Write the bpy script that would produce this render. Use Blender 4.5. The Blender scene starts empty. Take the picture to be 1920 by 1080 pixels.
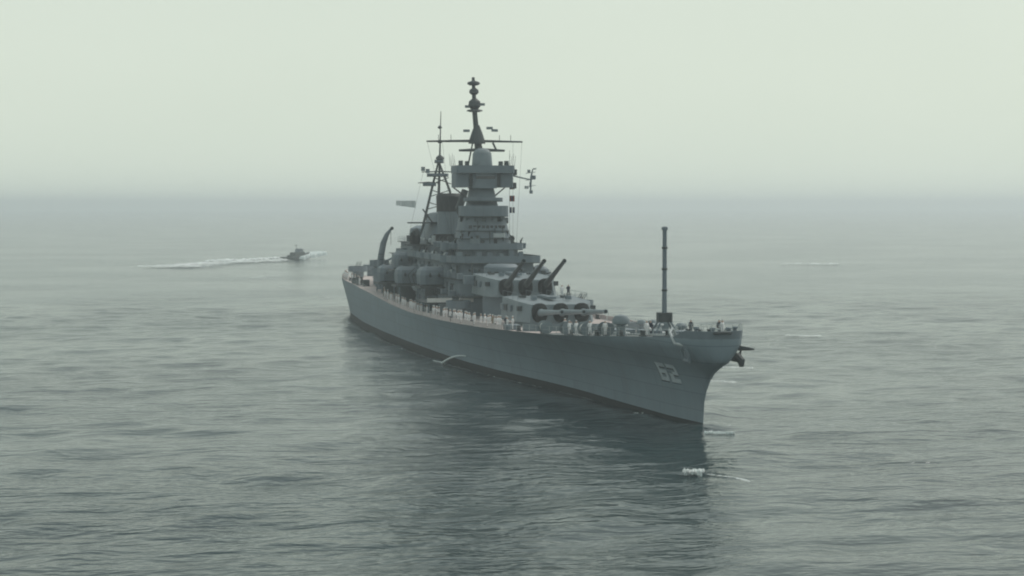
import bpy, bmesh, math, random
import numpy as np
from mathutils import Vector, Matrix
R = math.radians
rnd = random.Random(7)
SC = bpy.context.scene
COL = SC.collection

# ------------------------------------------------------------------ camera
cam_d = bpy.data.cameras.new('camera')
cam = bpy.data.objects.new('camera', cam_d); COL.objects.link(cam)
CAM = Vector((-201.7, 65.6, 24.5)); YAW = -0.2147; PITCH = 0.0426
F = Vector((math.cos(PITCH)*math.cos(YAW), math.cos(PITCH)*math.sin(YAW), -math.sin(PITCH)))
cam.location = CAM
cam.rotation_euler = F.to_track_quat('-Z', 'Y').to_euler()
cam_d.sensor_width = 36; cam_d.lens = 36*3592/1920
cam_d.clip_start = 1; cam_d.clip_end = 40000
SC.camera = cam

# ------------------------------------------------------------------ world / sun / exposure
SUN_EL, SUN_AZ = R(50), R(150)
w = bpy.data.worlds.new('World'); SC.world = w; w.use_nodes = True
nt = w.node_tree; nt.nodes.clear()
def N(tree, t, **k):
    n = tree.nodes.new(t)
    for a, b in k.items(): setattr(n, a, b)
    return n
out = N(nt, 'ShaderNodeOutputWorld'); bg = N(nt, 'ShaderNodeBackground')
sky = N(nt, 'ShaderNodeTexSky', sky_type='NISHITA', sun_disc=False)
sky.sun_elevation = SUN_EL; sky.sun_rotation = SUN_AZ
sky.air_density = 1.0; sky.dust_density = 4.0
tc = N(nt, 'ShaderNodeTexCoord'); nz = N(nt, 'ShaderNodeTexNoise')
mp = N(nt, 'ShaderNodeMapping'); mp.inputs['Scale'].default_value = (1, 1, 2.5)
nz.inputs['Scale'].default_value = 2.2; nz.inputs['Detail'].default_value = 3
cr = N(nt, 'ShaderNodeValToRGB')                      # overcast veil, faint brighter and duller patches
cr.color_ramp.elements[0].position = .25; cr.color_ramp.elements[0].color = (.620, .695, .598, 1)
cr.color_ramp.elements[1].position = .75; cr.color_ramp.elements[1].color = (.680, .752, .652, 1)
sc = N(nt, 'ShaderNodeVectorMath', operation='SCALE'); sc.inputs['Scale'].default_value = 11.3
mx = N(nt, 'ShaderNodeMixRGB'); mx.inputs['Fac'].default_value = .80
L = nt.links.new
L(tc.outputs['Generated'], mp.inputs['Vector']); L(mp.outputs[0], nz.inputs['Vector']); L(nz.outputs['Fac'], cr.inputs[0])
L(cr.outputs[0], sc.inputs[0]); L(sky.outputs[0], mx.inputs[1]); L(sc.outputs[0], mx.inputs[2])
# the veil is thickest low down and lets some blue through overhead
sx = N(nt, 'ShaderNodeSeparateXYZ'); mr = N(nt, 'ShaderNodeMapRange')
mr.inputs['From Min'].default_value = .02; mr.inputs['From Max'].default_value = .5
mr.inputs['To Min'].default_value = .95; mr.inputs['To Max'].default_value = .52
L(tc.outputs['Generated'], sx.inputs[0]); L(sx.outputs['Z'], mr.inputs['Value']); L(mr.outputs[0], mx.inputs['Fac'])
L(mx.outputs[0], bg.inputs[0]); bg.inputs[1].default_value = 0.1; L(bg.outputs[0], out.inputs[0])
sd = bpy.data.lights.new('sun', 'SUN'); so = bpy.data.objects.new('sun', sd); COL.objects.link(so)
sd.energy = 1.5; sd.angle = R(25); sd.color = (1, .96, .9)
sdir = Vector((math.sin(SUN_AZ)*math.cos(SUN_EL), math.cos(SUN_AZ)*math.cos(SUN_EL), math.sin(SUN_EL)))
so.rotation_euler = sdir.to_track_quat('Z', 'Y').to_euler()
SC.view_settings.view_transform = 'Standard'; SC.view_settings.look = 'None'
SC.view_settings.exposure = 0; SC.view_settings.gamma = 1; SC.view_settings.use_curve_mapping = False
try:
    SC.cycles.use_denoising = True; SC.cycles.volume_bounces = 3; SC.cycles.max_bounces = 6
    SC.cycles.diffuse_bounces = 3; SC.cycles.glossy_bounces = 3
    SC.cycles.filter_width = 2.0
except Exception: pass

# ------------------------------------------------------------------ materials
def mat(name, col, rough=.6, spec=.4, var=.12, scale=.6, streak=0.0, metal=0, bump=0.0):
    m = bpy.data.materials.new(name); m.use_nodes = True
    t = m.node_tree; b = t.nodes['Principled BSDF']; l = t.links.new
    b.inputs['Roughness'].default_value = rough; b.inputs['Metallic'].default_value = metal
    b.inputs['Specular IOR Level'].default_value = spec
    g = N(t, 'ShaderNodeNewGeometry')
    n1 = N(t, 'ShaderNodeTexNoise'); n1.inputs['Scale'].default_value = scale; n1.inputs['Detail'].default_value = 6
    mpp = N(t, 'ShaderNodeMapping')
    mpp.inputs['Scale'].default_value = (1, 1, 1) if not streak else (1.4, 1.4, .12)
    l(g.outputs['Position'], mpp.inputs['Vector']); l(mpp.outputs[0], n1.inputs['Vector'])
    r = N(t, 'ShaderNodeValToRGB')
    r.color_ramp.elements[0].position = .3; r.color_ramp.elements[1].position = .7
    r.color_ramp.elements[0].color = tuple(c*(1-var) for c in col)+(1,)
    r.color_ramp.elements[1].color = tuple(min(1, c*(1+var)) for c in col)+(1,)
    l(n1.outputs['Fac'], r.inputs[0]); l(r.outputs[0], b.inputs['Base Color'])
    if bump:
        bp = N(t, 'ShaderNodeBump'); bp.inputs['Strength'].default_value = bump; bp.inputs['Distance'].default_value = .1
        l(n1.outputs['Fac'], bp.inputs['Height']); l(bp.outputs[0], b.inputs['Normal'])
    return m
M = dict(
    hull=mat('haze_grey_hull_paint', (.182, .240, .278), .55, .35, .07, .25, streak=1),
    grey=mat('haze_grey_paint', (.142, .180, .208), .6, .35, .10, .5),
    pale=mat('pale_grey_paint', (.165, .206, .228), .6, .35, .10, .6),
    light=mat('light_grey_paint', (.40, .44, .45), .6, .3, .08, .8),
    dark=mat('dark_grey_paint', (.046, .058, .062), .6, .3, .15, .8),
    black=mat('black_boot_paint', (.007, .011, .013), .6, .15, .2, .4),
    canvas_black=mat('black_gun_cover_canvas', (.011, .014, .015), .85, .1, .2, 1.5),
    canvas=mat('pale_canvas', (.64, .64, .62), .85, .1, .1, 1.2),
    teak=mat('weathered_teak_deck', (.46, .405, .39), .8, .2, .14, .8),
    steeldeck=mat('grey_steel_deck', (.120, .138, .140), .7, .3, .14, .6),
    white=mat('white_paint', (.66, .70, .71), .6, .3, .05, 1),
    number=mat('faded_white_number_paint', (.44, .50, .53), .6, .3, .18, 1.6),
    glass=mat('dark_window_glass', (.02, .025, .03), .15, .6, .05, 1),
    skin=mat('skin', (.45, .29, .22), .6, .3, .05, 3),
    cloth=mat('white_uniform_cloth', (.80, .80, .81), .9, .1, .05, 3),
    navy=mat('navy_blue_uniform_cloth', (.03, .036, .055), .9, .1, .1, 3),
    khaki=mat('khaki_uniform_cloth', (.20, .17, .12), .9, .1, .1, 3),
    flagred=mat('red_bunting', (.22, .035, .03), .9, .1, .05, 3),
    flagblue=mat('blue_bunting', (.025, .035, .09), .9, .1, .05, 3),
    flagyel=mat('yellow_bunting', (.34, .27, .06), .9, .1, .05, 3),
    deckcanvas=mat('pinkish_canvas', (.60, .53, .52), .85, .1, .12, 1.2),
    rust=mat('rust_stained_paint', (.13, .105, .085), .8, .2, .3, 1.5),
    boat=mat('dark_green_grey_boat_paint', (.045, .058, .055), .5, .4, .15, .6),
)
def plating(m):
    # welded plate seams, dents and run-down grime on the hull side
    t = m.node_tree; l = t.links.new; b = t.nodes['Principled BSDF']
    g = N(t, 'ShaderNodeNewGeometry'); sp = N(t, 'ShaderNodeSeparateXYZ'); cb = N(t, 'ShaderNodeCombineXYZ')
    l(g.outputs['Position'], sp.inputs[0]); l(sp.outputs['X'], cb.inputs[0]); l(sp.outputs['Z'], cb.inputs[1])
    bk = N(t, 'ShaderNodeTexBrick'); bk.inputs['Scale'].default_value = 1
    bk.inputs['Brick Width'].default_value = 7.3; bk.inputs['Row Height'].default_value = 1.9; bk.inputs['Mortar Size'].default_value = .05
    bk.inputs['Mortar Smooth'].default_value = .6
    bk.inputs['Color1'].default_value = (.94, .94, .94, 1); bk.inputs['Color2'].default_value = (1.05, 1.05, 1.05, 1); bk.inputs['Mortar'].default_value = (.62, .62, .62, 1)
    l(cb.outputs[0], bk.inputs['Vector'])
    old = b.inputs['Base Color'].links[0].from_socket
    mu = N(t, 'ShaderNodeMixRGB', blend_type='MULTIPLY'); mu.inputs['Fac'].default_value = 1
    l(old, mu.inputs[1]); l(bk.outputs['Color'], mu.inputs[2])
    # narrow vertical stains
    mp_ = N(t, 'ShaderNodeMapping'); mp_.inputs['Scale'].default_value = (.9, .05, 1)
    l(cb.outputs[0], mp_.inputs['Vector'])
    n = N(t, 'ShaderNodeTexNoise'); n.inputs['Scale'].default_value = 1.0; n.inputs['Detail'].default_value = 4; n.inputs['Roughness'].default_value = .7
    l(mp_.outputs[0], n.inputs['Vector'])
    r = N(t, 'ShaderNodeValToRGB'); r.color_ramp.elements[0].position = .56; r.color_ramp.elements[0].color = (0, 0, 0, 1)
    r.color_ramp.elements[1].position = .75; r.color_ramp.elements[1].color = (.6, .6, .6, 1)
    l(n.outputs['Fac'], r.inputs[0])
    m2 = N(t, 'ShaderNodeMixRGB'); l(r.outputs[0], m2.inputs['Fac']); l(mu.outputs[0], m2.inputs[1]); m2.inputs[2].default_value = (.14, .145, .145, 1)
    l(m2.outputs[0], b.inputs['Base Color'])
    bp = N(t, 'ShaderNodeBump'); bp.inputs['Distance'].default_value = .05; bp.inputs['Strength'].default_value = .5
    n2 = N(t, 'ShaderNodeTexNoise'); n2.inputs['Scale'].default_value = .5; l(g.outputs['Position'], n2.inputs['Vector'])
    l(n2.outputs['Fac'], bp.inputs['Height']); l(bp.outputs[0], b.inputs['Normal'])
plating(M['hull'])
def foam_material():
    m = bpy.data.materials.new('white_foam'); m.use_nodes = True
    t = m.node_tree; b = t.nodes['Principled BSDF']
    b.inputs['Base Color'].default_value = (.78, .84, .84, 1); b.inputs['Roughness'].default_value = .9
    b.inputs['Specular IOR Level'].default_value = .2
    n = N(t, 'ShaderNodeTexNoise'); n.inputs['Scale'].default_value = 1.6; n.inputs['Detail'].default_value = 5
    g = N(t, 'ShaderNodeNewGeometry'); bp = N(t, 'ShaderNodeBump'); bp.inputs['Distance'].default_value = .2
    t.links.new(g.outputs['Position'], n.inputs['Vector']); t.links.new(n.outputs['Fac'], bp.inputs['Height'])
    t.links.new(bp.outputs[0], b.inputs['Normal'])
    return m
M['foam'] = foam_material()
def foam_sheet_material(name, scale, thr):
    m = bpy.data.materials.new(name); m.use_nodes = True
    t = m.node_tree; b = t.nodes['Principled BSDF']; l = t.links.new
    b.inputs['Base Color'].default_value = (.74, .80, .80, 1); b.inputs['Roughness'].default_value = .9
    g = N(t, 'ShaderNodeNewGeometry'); n = N(t, 'ShaderNodeTexNoise'); n.inputs['Scale'].default_value = scale
    n.inputs['Detail'].default_value = 7; n.inputs['Roughness'].default_value = .65; n.inputs['Distortion'].default_value = .6
    l(g.outputs['Position'], n.inputs['Vector'])
    at = N(t, 'ShaderNodeAttribute'); at.attribute_name = 'dens'
    ad = N(t, 'ShaderNodeMath', operation='ADD'); l(n.outputs['Fac'], ad.inputs[0]); l(at.outputs['Fac'], ad.inputs[1])
    r = N(t, 'ShaderNodeMapRange'); r.inputs['From Min'].default_value = thr; r.inputs['From Max'].default_value = thr+.48
    l(ad.outputs[0], r.inputs['Value']); l(r.outputs[0], b.inputs['Alpha'])
    return m
M['foam_fine'] = foam_sheet_material('broken_foam', 1.3, .92)
M['foam_far'] = foam_sheet_material('far_broken_foam', .12, .92)
def foam_sheet(name, pts, widths, m, dens=.5, z=.16, lump=.1, step=None, seed=0):
    """strip of broken foam along pts lying on the water; density fades to its edges and ends"""
    pts = [Vector((p[0], p[1], 0)) for p in pts]; L_ = [0]
    for a, c in zip(pts, pts[1:]): L_.append(L_[-1]+(c-a).length)
    tot = L_[-1]; step = step or tot/60; nu = max(8, int(tot/step)); nv = 12; vs = []; dn = []; rg = random.Random(seed)
    for i in range(nu+1):
        d = tot*i/nu; k = max(j for j in range(len(pts)-1) if L_[j] <= d+1e-9); f = (d-L_[k])/(L_[k+1]-L_[k])
        p = pts[k].lerp(pts[k+1], f); w = widths[k]+(widths[k+1]-widths[k])*f
        nn = (pts[k+1]-pts[k]).normalized(); nn = Vector((-nn.y, nn.x, 0)); p = p+nn*w*.22*math.sin(d*9/tot+seed)
        e = min(1, i/(nu*.12), (nu-i)/(nu*.06))
        for j in range(nv+1):
            v = j/nv*2-1; q = p+nn*w*v; c = (1-v*v)*e
            vs.append((q.x, q.y, z+lump*c*rg.uniform(.2, 1))); dn.append(dens*c)
    fs = [(i*(nv+1)+j, (i+1)*(nv+1)+j, (i+1)*(nv+1)+j+1, i*(nv+1)+j+1) for i in range(nu) for j in range(nv)]
    me = bpy.data.meshes.new(name); me.from_pydata(vs, [], fs); me.materials.append(m)
    at = me.attributes.new('dens', 'FLOAT', 'POINT'); at.data.foreach_set('value', dn)
    me.polygons.foreach_set('use_smooth', [True]*len(fs)); me.update()
    o = bpy.data.objects.new(name, me); COL.objects.link(o); tag(o, kind='stuff'); return o
def sea_material():
    m = bpy.data.materials.new('sea_water'); m.use_nodes = True
    t = m.node_tree; b = t.nodes['Principled BSDF']; l = t.links.new
    b.inputs['Roughness'].default_value = .13; b.inputs['IOR'].default_value = 1.333
    b.inputs['Specular Tint'].default_value = (.80, .94, 1.0, 1)
    g = N(t, 'ShaderNodeNewGeometry')
    # murky green body colour with slow patches
    nb = N(t, 'ShaderNodeTexNoise'); nb.inputs['Scale'].default_value = .018; nb.inputs['Detail'].default_value = 3
    l(g.outputs['Position'], nb.inputs['Vector'])
    r = N(t, 'ShaderNodeValToRGB')
    r.color_ramp.elements[0].position = .35; r.color_ramp.elements[0].color = (.009, .025, .029, 1)
    r.color_ramp.elements[1].position = .65; r.color_ramp.elements[1].color = (.013, .034, .036, 1)
    l(nb.outputs['Fac'], r.inputs[0]); l(r.outputs[0], b.inputs['Base Color'])
    def layer(scale, rot, sx, sy, detail, rough=.55):
        mp_ = N(t, 'ShaderNodeMapping'); mp_.inputs['Rotation'].default_value = (0, 0, R(rot))
        mp_.inputs['Scale'].default_value = (sx, sy, 1)
        n_ = N(t, 'ShaderNodeTexNoise'); n_.inputs['Scale'].default_value = scale
        n_.inputs['Detail'].default_value = detail; n_.inputs['Roughness'].default_value = rough
        n_.inputs['Distortion'].default_value = .4
        l(g.outputs['Position'], mp_.inputs['Vector']); l(mp_.outputs[0], n_.inputs['Vector'])
        return n_.outputs['Fac']
    a1 = layer(.22, 12, 1.0, .45, 4); a2 = layer(.6, -8, 1.0, .5, 2.5)
    # calmer and rougher patches of wind on the water
    gust = layer(.012, 30, 1, 1, 2); gr = N(t, 'ShaderNodeMapRange')
    gr.inputs['From Min'].default_value = .38; gr.inputs['From Max'].default_value = .62
    gr.inputs['To Min'].default_value = .45; gr.inputs['To Max'].default_value = 1.25
    l(gust, gr.inputs['Value'])
    m1 = N(t, 'ShaderNodeMath', operation='MULTIPLY'); m1.inputs[1].default_value = .55; l(a1, m1.inputs[0])
    m2 = N(t, 'ShaderNodeMath', operation='MULTIPLY'); m2.inputs[1].default_value = .20; l(a2, m2.inputs[0])
    ad0 = N(t, 'ShaderNodeMath', operation='ADD'); l(m1.outputs[0], ad0.inputs[0]); l(m2.outputs[0], ad0.inputs[1])
    # sharp-crested wavelets: folded noise
    a3 = layer(.30, 4, 1.0, .42, 3); f1 = N(t, 'ShaderNodeMath', operation='MULTIPLY_ADD'); f1.inputs[1].default_value = 2; f1.inputs[2].default_value = -1
    f2 = N(t, 'ShaderNodeMath', operation='ABSOLUTE'); f3 = N(t, 'ShaderNodeMath', operation='MULTIPLY'); f3.inputs[1].default_value = -.25
    l(a3, f1.inputs[0]); l(f1.outputs[0], f2.inputs[0]); l(f2.outputs[0], f3.inputs[0])
    ad = N(t, 'ShaderNodeMath', operation='ADD'); l(ad0.outputs[0], ad.inputs[0]); l(f3.outputs[0], ad.inputs[1])
    mm = N(t, 'ShaderNodeMath', operation='MULTIPLY'); l(ad.outputs[0], mm.inputs[0]); l(gr.outputs[0], mm.inputs[1])
    bp = N(t, 'ShaderNodeBump'); bp.inputs['Strength'].default_value = 1; bp.inputs['Distance'].default_value = 1.0
    l(mm.outputs[0], bp.inputs['Height']); l(bp.outputs[0], b.inputs['Normal'])
    return m
M['sea'] = sea_material()

# ------------------------------------------------------------------ mesh helpers
def tag(o, label=None, cat=None, group=None, kind=None):
    for k, v in (('label', label), ('category', cat), ('group', group), ('kind', kind)):
        if v: o[k] = v
    return o
ORG = {}
def empty(name, loc, **k):
    o = bpy.data.objects.new(name, None); COL.objects.link(o); o.location = loc; ORG[o] = Vector(loc)
    o.empty_display_size = .1
    return tag(o, **k)
class MB:
    """collects shapes, builds ONE mesh object"""
    def __init__(s): s.v = []; s.f = []; s.mi = []
    def add(s, vs, fs, mi=0):
        n = len(s.v); s.v += [tuple(map(float, q)) for q in vs]; s.f += [tuple(n+i for i in q) for q in fs]; s.mi += [mi]*len(fs)
        return s
    def box(s, x0, x1, y0, y1, z0, z1, mi=0, tx=0, ty=0, bev=0):
        """box, top shrunk by tx, ty on each side; bev chamfers the plan corners"""
        def ring(a0, a1, b0, b1, z):
            if bev:
                c = min(bev, (a1-a0)*.45, (b1-b0)*.45)
                return [(a0+c, b0, z), (a1-c, b0, z), (a1, b0+c, z), (a1, b1-c, z), (a1-c, b1, z), (a0+c, b1, z), (a0, b1-c, z), (a0, b0+c, z)]
            return [(a0, b0, z), (a1, b0, z), (a1, b1, z), (a0, b1, z)]
        return s.loft([ring(x0, x1, y0, y1, z0), ring(x0+tx, x1-tx, y0+ty, y1-ty, z1)], mi)
    def loft(s, rings, mi=0, caps=True, closed=True):
        n = len(rings[0]); vs = [p for r in rings for p in r]; fs = []
        m = n if closed else n-1
        for k in range(len(rings)-1):
            for i in range(m):
                a = k*n+i; b = k*n+(i+1) % n
                fs.append((a, b, b+n, a+n))
        if caps:
            fs.append(tuple(range(n-1, -1, -1))); fs.append(tuple((len(rings)-1)*n+i for i in range(n)))
        return s.add(vs, fs, mi)
    def plan(s, pts, z0, z1, mi=0, shrink=0):
        cx = sum(p[0] for p in pts)/len(pts); cy = sum(p[1] for p in pts)/len(pts)
        k = 1-shrink
        return s.loft([[(x, y, z0) for x, y in pts], [(cx+(x-cx)*k, cy+(y-cy)*k, z1) for x, y in pts]], mi)
    def tube(s, a, b, r0, r1=None, n=10, mi=0):
        return s.path([a, b], [r0, r0 if r1 is None else r1], n, mi)
    def path(s, pts, rs, n=8, mi=0):
        pts = [Vector(p) for p in pts]
        if not hasattr(rs, '__len__'): rs = [rs]*len(pts)
        d0 = (pts[-1]-pts[0]).normalized(); u = d0.orthogonal().normalized(); rings = []
        for i, p in enumerate(pts):
            d = (pts[min(i+1, len(pts)-1)]-pts[max(i-1, 0)]).normalized()
            u = (u-d*u.dot(d)).normalized(); v = d.cross(u)
            rings.append([p+(u*math.cos(t)+v*math.sin(t))*rs[i] for t in [2*math.pi*j/n for j in range(n)]])
        return s.loft(rings, mi)
    def lathe(s, x, y, prof, n=16, mi=0, sx=1, sy=1):
        return s.loft([[(x+sx*r*math.cos(2*math.pi*j/n), y+sy*r*math.sin(2*math.pi*j/n), z) for j in range(n)] for r, z in prof], mi)
    def build(s, name, mats, parent=None, smooth=False, origin=None):
        me = bpy.data.meshes.new(name)
        if origin is None:
            a = np.array(s.v); lo, hi = a.min(0), a.max(0); origin = Vector(((lo[0]+hi[0])/2, (lo[1]+hi[1])/2, lo[2]))
        origin = Vector(origin)
        me.from_pydata([tuple(Vector(q)-origin) for q in s.v], [], s.f)
        mats = mats if isinstance(mats, (list, tuple)) else [mats]
        for m in mats: me.materials.append(m)
        me.polygons.foreach_set('material_index', s.mi)
        me.validate(); me.update()
        bm = bmesh.new(); bm.from_mesh(me); bmesh.ops.recalc_face_normals(bm, faces=bm.faces); bm.to_mesh(me); bm.free()
        o = bpy.data.objects.new(name, me); COL.objects.link(o)
        o.location = origin - (ORG[parent] if parent is not None else Vector())
        ORG[o] = origin
        if parent is not None: o.parent = parent
        if smooth:
            me.polygons.foreach_set('use_smooth', [True]*len(me.polygons))
            try: me.set_sharp_from_angle(angle=R(38))
            except Exception: pass
        return o
def copy_tree(o, parent=None, delta=Vector((0, 0, 0))):
    c = o.copy(); COL.objects.link(c); c.parent = parent
    if parent is None: c.location = o.location + delta
    ORG[c] = ORG[o] + delta
    for ch in list(o.children): copy_tree(ch, c, delta)
    return c
def copy_part(o, parent, delta):
    """copy of a part with its sub-parts, moved by delta under the same thing"""
    c = o.copy(); COL.objects.link(c); c.parent = parent; c.location = o.location + Vector(delta); ORG[c] = ORG[o]+Vector(delta)
    for ch in list(o.children):
        d = ch.copy(); COL.objects.link(d); d.parent = c; ORG[d] = ORG[ch]+Vector(delta)
    return c

# ------------------------------------------------------------------ haze and sea
hz = MB().box(-9300, 9300, -9300, 9300, -1.0, 50.0).build('haze', [], None, origin=(0, 0, -1))
hm = bpy.data.materials.new('pale_haze'); hm.use_nodes = True; ht = hm.node_tree; ht.nodes.clear()
ho = N(ht, 'ShaderNodeOutputMaterial'); pv = N(ht, 'ShaderNodeVolumePrincipled')
pv.inputs['Color'].default_value = (.90, .97, 1.0, 1); pv.inputs['Density'].default_value = .00037
pv.inputs['Anisotropy'].default_value = .35
ht.links.new(pv.outputs[0], ho.inputs['Volume']); hz.data.materials.append(hm)
tag(hz, kind='stuff')

def spread(a, b, step, far, grow=1.05):
    core = list(np.arange(a, b, step)); lo = []; hi = []
    d = step; x = core[0]
    while x > -far: d *= grow; x -= d; lo.append(max(x, -far))
    d = step; x = core[-1]
    while x < far: d *= grow; x += d; hi.append(min(x, far))
    return np.array(lo[::-1]+core+hi), None
def build_sea():
    xs, _ = spread(-175, 250, .75, 9200); ys, _ = spread(-120, 95, .75, 9200)
    X, Y = np.meshgrid(xs, ys, indexing='ij')
    def sp(a): 
        g = np.gradient(a); return g
    SPX, SPY = np.meshgrid(sp(xs), sp(ys), indexing='ij'); S = np.maximum(SPX, SPY)
    Z = np.zeros_like(X); rg = np.random.RandomState(3)
    for k in range(70):
        lam = 4.0*(28/4.0)**rg.rand(); th = R(200)+rg.randn()*.75
        amp = .0020*lam**.9; kk = 2*math.pi/lam
        fade = np.clip((lam/S-2.5)/6, 0, 1)
        ph = kk*(X*math.cos(th)+Y*math.sin(th))+rg.rand()*6.283
        Z += amp*fade*(np.sin(ph)+.22*np.sin(2*ph+.6))
    # bow wave and spreading wake ridges
    fs = np.clip((1.5-S)/.7, 0, 1)
    for sg in (1, -1):
        for j, (a0, off) in enumerate(((.36, 0), (.22, 5.5))):
            c, s_ = math.cos(R(19)), math.sin(R(19))
            u = (X+3-off)*c+sg*Y*s_; v = -(X+3-off)*s_+sg*Y*c
            e = np.exp(-(v/1.3)**2)*np.clip(u/3, 0, 1)*np.exp(-np.clip(u, 0, None)/34)
            Z += fs*a0*e
    n0, n1 = X.shape
    me = bpy.data.meshes.new('sea')
    co = np.stack([X, Y, Z], -1).reshape(-1, 3)
    idx = np.arange(n0*n1).reshape(n0, n1)
    q = np.stack([idx[:-1, :-1], idx[1:, :-1], idx[1:, 1:], idx[:-1, 1:]], -1).reshape(-1, 4)
    me.vertices.add(len(co)); me.vertices.foreach_set('co', co.ravel())
    me.loops.add(q.size); me.loops.foreach_set('vertex_index', q.ravel())
    me.polygons.add(len(q)); me.polygons.foreach_set('loop_start', np.arange(len(q))*4); me.polygons.foreach_set('loop_total', np.full(len(q), 4))
    me.update(calc_edges=True); me.polygons.foreach_set('use_smooth', [True]*len(q))
    me.materials.append(M['sea'])
    o = bpy.data.objects.new('sea', me); COL.objects.link(o); tag(o, kind='structure')
build_sea()

# ------------------------------------------------------------------ battleship
ship = empty('battleship', (130, 0, 0), label='large grey battleship with stacked tower and big gun turrets steaming towards the viewer', cat='battleship')

BW = np.array([(0, 0), (8, 1.3), (21, 2.7), (38, 4.2), (51, 6.1), (65, 8.6), (84, 11), (101, 12), (123, 12.9), (151, 13.2), (180, 12.8), (215, 10.8), (240, 7.6), (255, 4.6), (262, 2.6)], float)
BD = np.array([(-6.6, 0), (-6.4, 1.2), (-5.8, 2.15), (-4.6, 2.9), (-2, 3.4), (0, 3.65), (5, 4.3), (20, 6.2), (35, 8), (50, 9.7), (65, 11.2), (80, 12.3), (100, 13.1), (130, 13.6), (180, 13.4), (215, 12), (240, 9.7), (258, 6.8), (265, 4.2), (267.4, 2.0), (268, .01)], float)
ZD = np.array([(-7, 10.3), (0, 10.1), (5, 9.85), (20, 8.95), (35, 8.1), (50, 7.6), (65, 7.2), (80, 6.9), (95, 6.7), (115, 6.5), (140, 6.9), (170, 7.8), (190, 8.2), (215, 8.3), (245, 7.9), (268, 7.4)], float)
XS = np.array([(-1, .8), (0, 0), (3.0, -.5), (5.0, -1.5), (6.3, -2.9), (7.0, -4.4), (7.5, -5.8), (8.0, -6.35), (9.8, -6.6), (12, -6.7)], float)
def zdeck(x): return float(np.interp(x, ZD[:, 0], ZD[:, 1]))
def bw(x): return float(np.interp(x, BW[:, 0], BW[:, 1]))
def bd(x): return float(np.interp(x, BD[:, 0], BD[:, 1]))
def xe(z): return 262+6*min(1, max(0, z/7.4))
def half(xi, z):
    """hull point for parameter xi (0 stem, 1 stern) at height z"""
    xs = float(np.interp(z, XS[:, 0], XS[:, 1])); x = xs+xi*(xe(z)-xs)
    xw = xi*262; xd = -6.6+xi*274.6
    t = max(0, min(1, z/zdeck(x))); n = 2.1 if x < 90 else 2.1-1.0*min(1, (x-90)/60)
    wgt = t**n; k = max(0, min(1, (28-x)/26))
    wgt = wgt*(1-k)+k*(min(1, (t/.92))**2.9)
    yw = bw(xw) if z >= 0 else bw(xw)*(1+z*.02)
    return x, (1-wgt)*yw+wgt*bd(xd)
XI = [0, .0006, .002, .005, .009, .014, .022, .03, .04, .05, .065, .08] + list(np.linspace(.1, .93, 48)) + [.95, .965, .978, .988, .994, .998, 1]
def hull_skin(z_of, name, m, closed_bottom=False):
    b = MB(); n = len(XI)
    for sg in (1, -1):
        rows = []
        for zf in z_of:
            row = []
            for xi in XI:
                x0 = -6.6+xi*274.6; z = zf(x0); x, y = half(xi, z); row.append((x, sg*y, z))
            rows.append(row)
        vs = [p for r in rows for p in r]; fs = []
        for k in range(len(rows)-1):
            for i in range(n-1):
                a = k*n+i; fs.append((a, a+1, a+1+n, a+n) if sg > 0 else (a, a+n, a+1+n, a+1))
        b.add(vs, fs)
    o = b.build(name, m, ship, smooth=True)
    return o
BOOT = lambda x: .55+.75*min(1, max(0, x/120))
lv = [0, .12, .25, .38, .5, .58, .64, .68, .72, .76, .8, .84, .88, .94, 1]
hull = hull_skin([(lambda t: (lambda x: BOOT(x)+t*(zdeck(x)-BOOT(x))))(t) for t in lv], 'hull', M['hull'])
hull_skin([lambda x: -.8, lambda x: 0, lambda x: BOOT(x)], 'boot_topping', M['black'])
# bulwark round the bow, a real plate with an inner face
b = MB(); pts = [(x, bd(x)) for x in (5, 3, 1, -.5, -1.6, -2.4, -3.4, -4.6, -5.8, -6.4, -6.62)]
loop = pts+[(x, -y) for x, y in pts[::-1][1:]]
def bul_top(x): return zdeck(x)+.12+.73*min(1, max(.0, (-1.0-x)/2.0))
rings = []
for x, y in loop:
    k = 1-.12/max(.5, math.hypot(x-6, y)); xi, yi = 6+(x-6)*k if x < 6 else x, y*k
    rings.append([(x, y, zdeck(x)-.02), (x-.06, y*1.015, bul_top(x)), (xi, yi, bul_top(x)), (xi, yi, zdeck(x)-.02)])
b.loft(rings)
b.build('bow_bulwark', M['grey'], hull, smooth=True)
# decks
def deck_strip(x0, x1, name, m, dz=.0):
    xs = np.linspace(x0, x1, max(3, int((x1-x0)/3))); xs = [x for x in xs]
    b = MB(); vs = []; fs = []
    for x in xs:
        y = max(.01, bd(x)-.03); z = zdeck(x)-.03+dz
        vs += [(x, -y, z), (x, -y/2, z+.06), (x, 0, z+.10), (x, y/2, z+.06), (x, y, z)]
    for i in range(len(xs)-1):
        for j in range(4): a = i*5+j; fs.append((a, a+5, a+6, a+1))
    b.add(vs, fs); return b.build(name, m, ship)
deck_strip(-6.5, 44, 'forecastle_deck', M['steeldeck'])
deck_strip(44, 267.9, 'main_deck', M['teak'])

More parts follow.
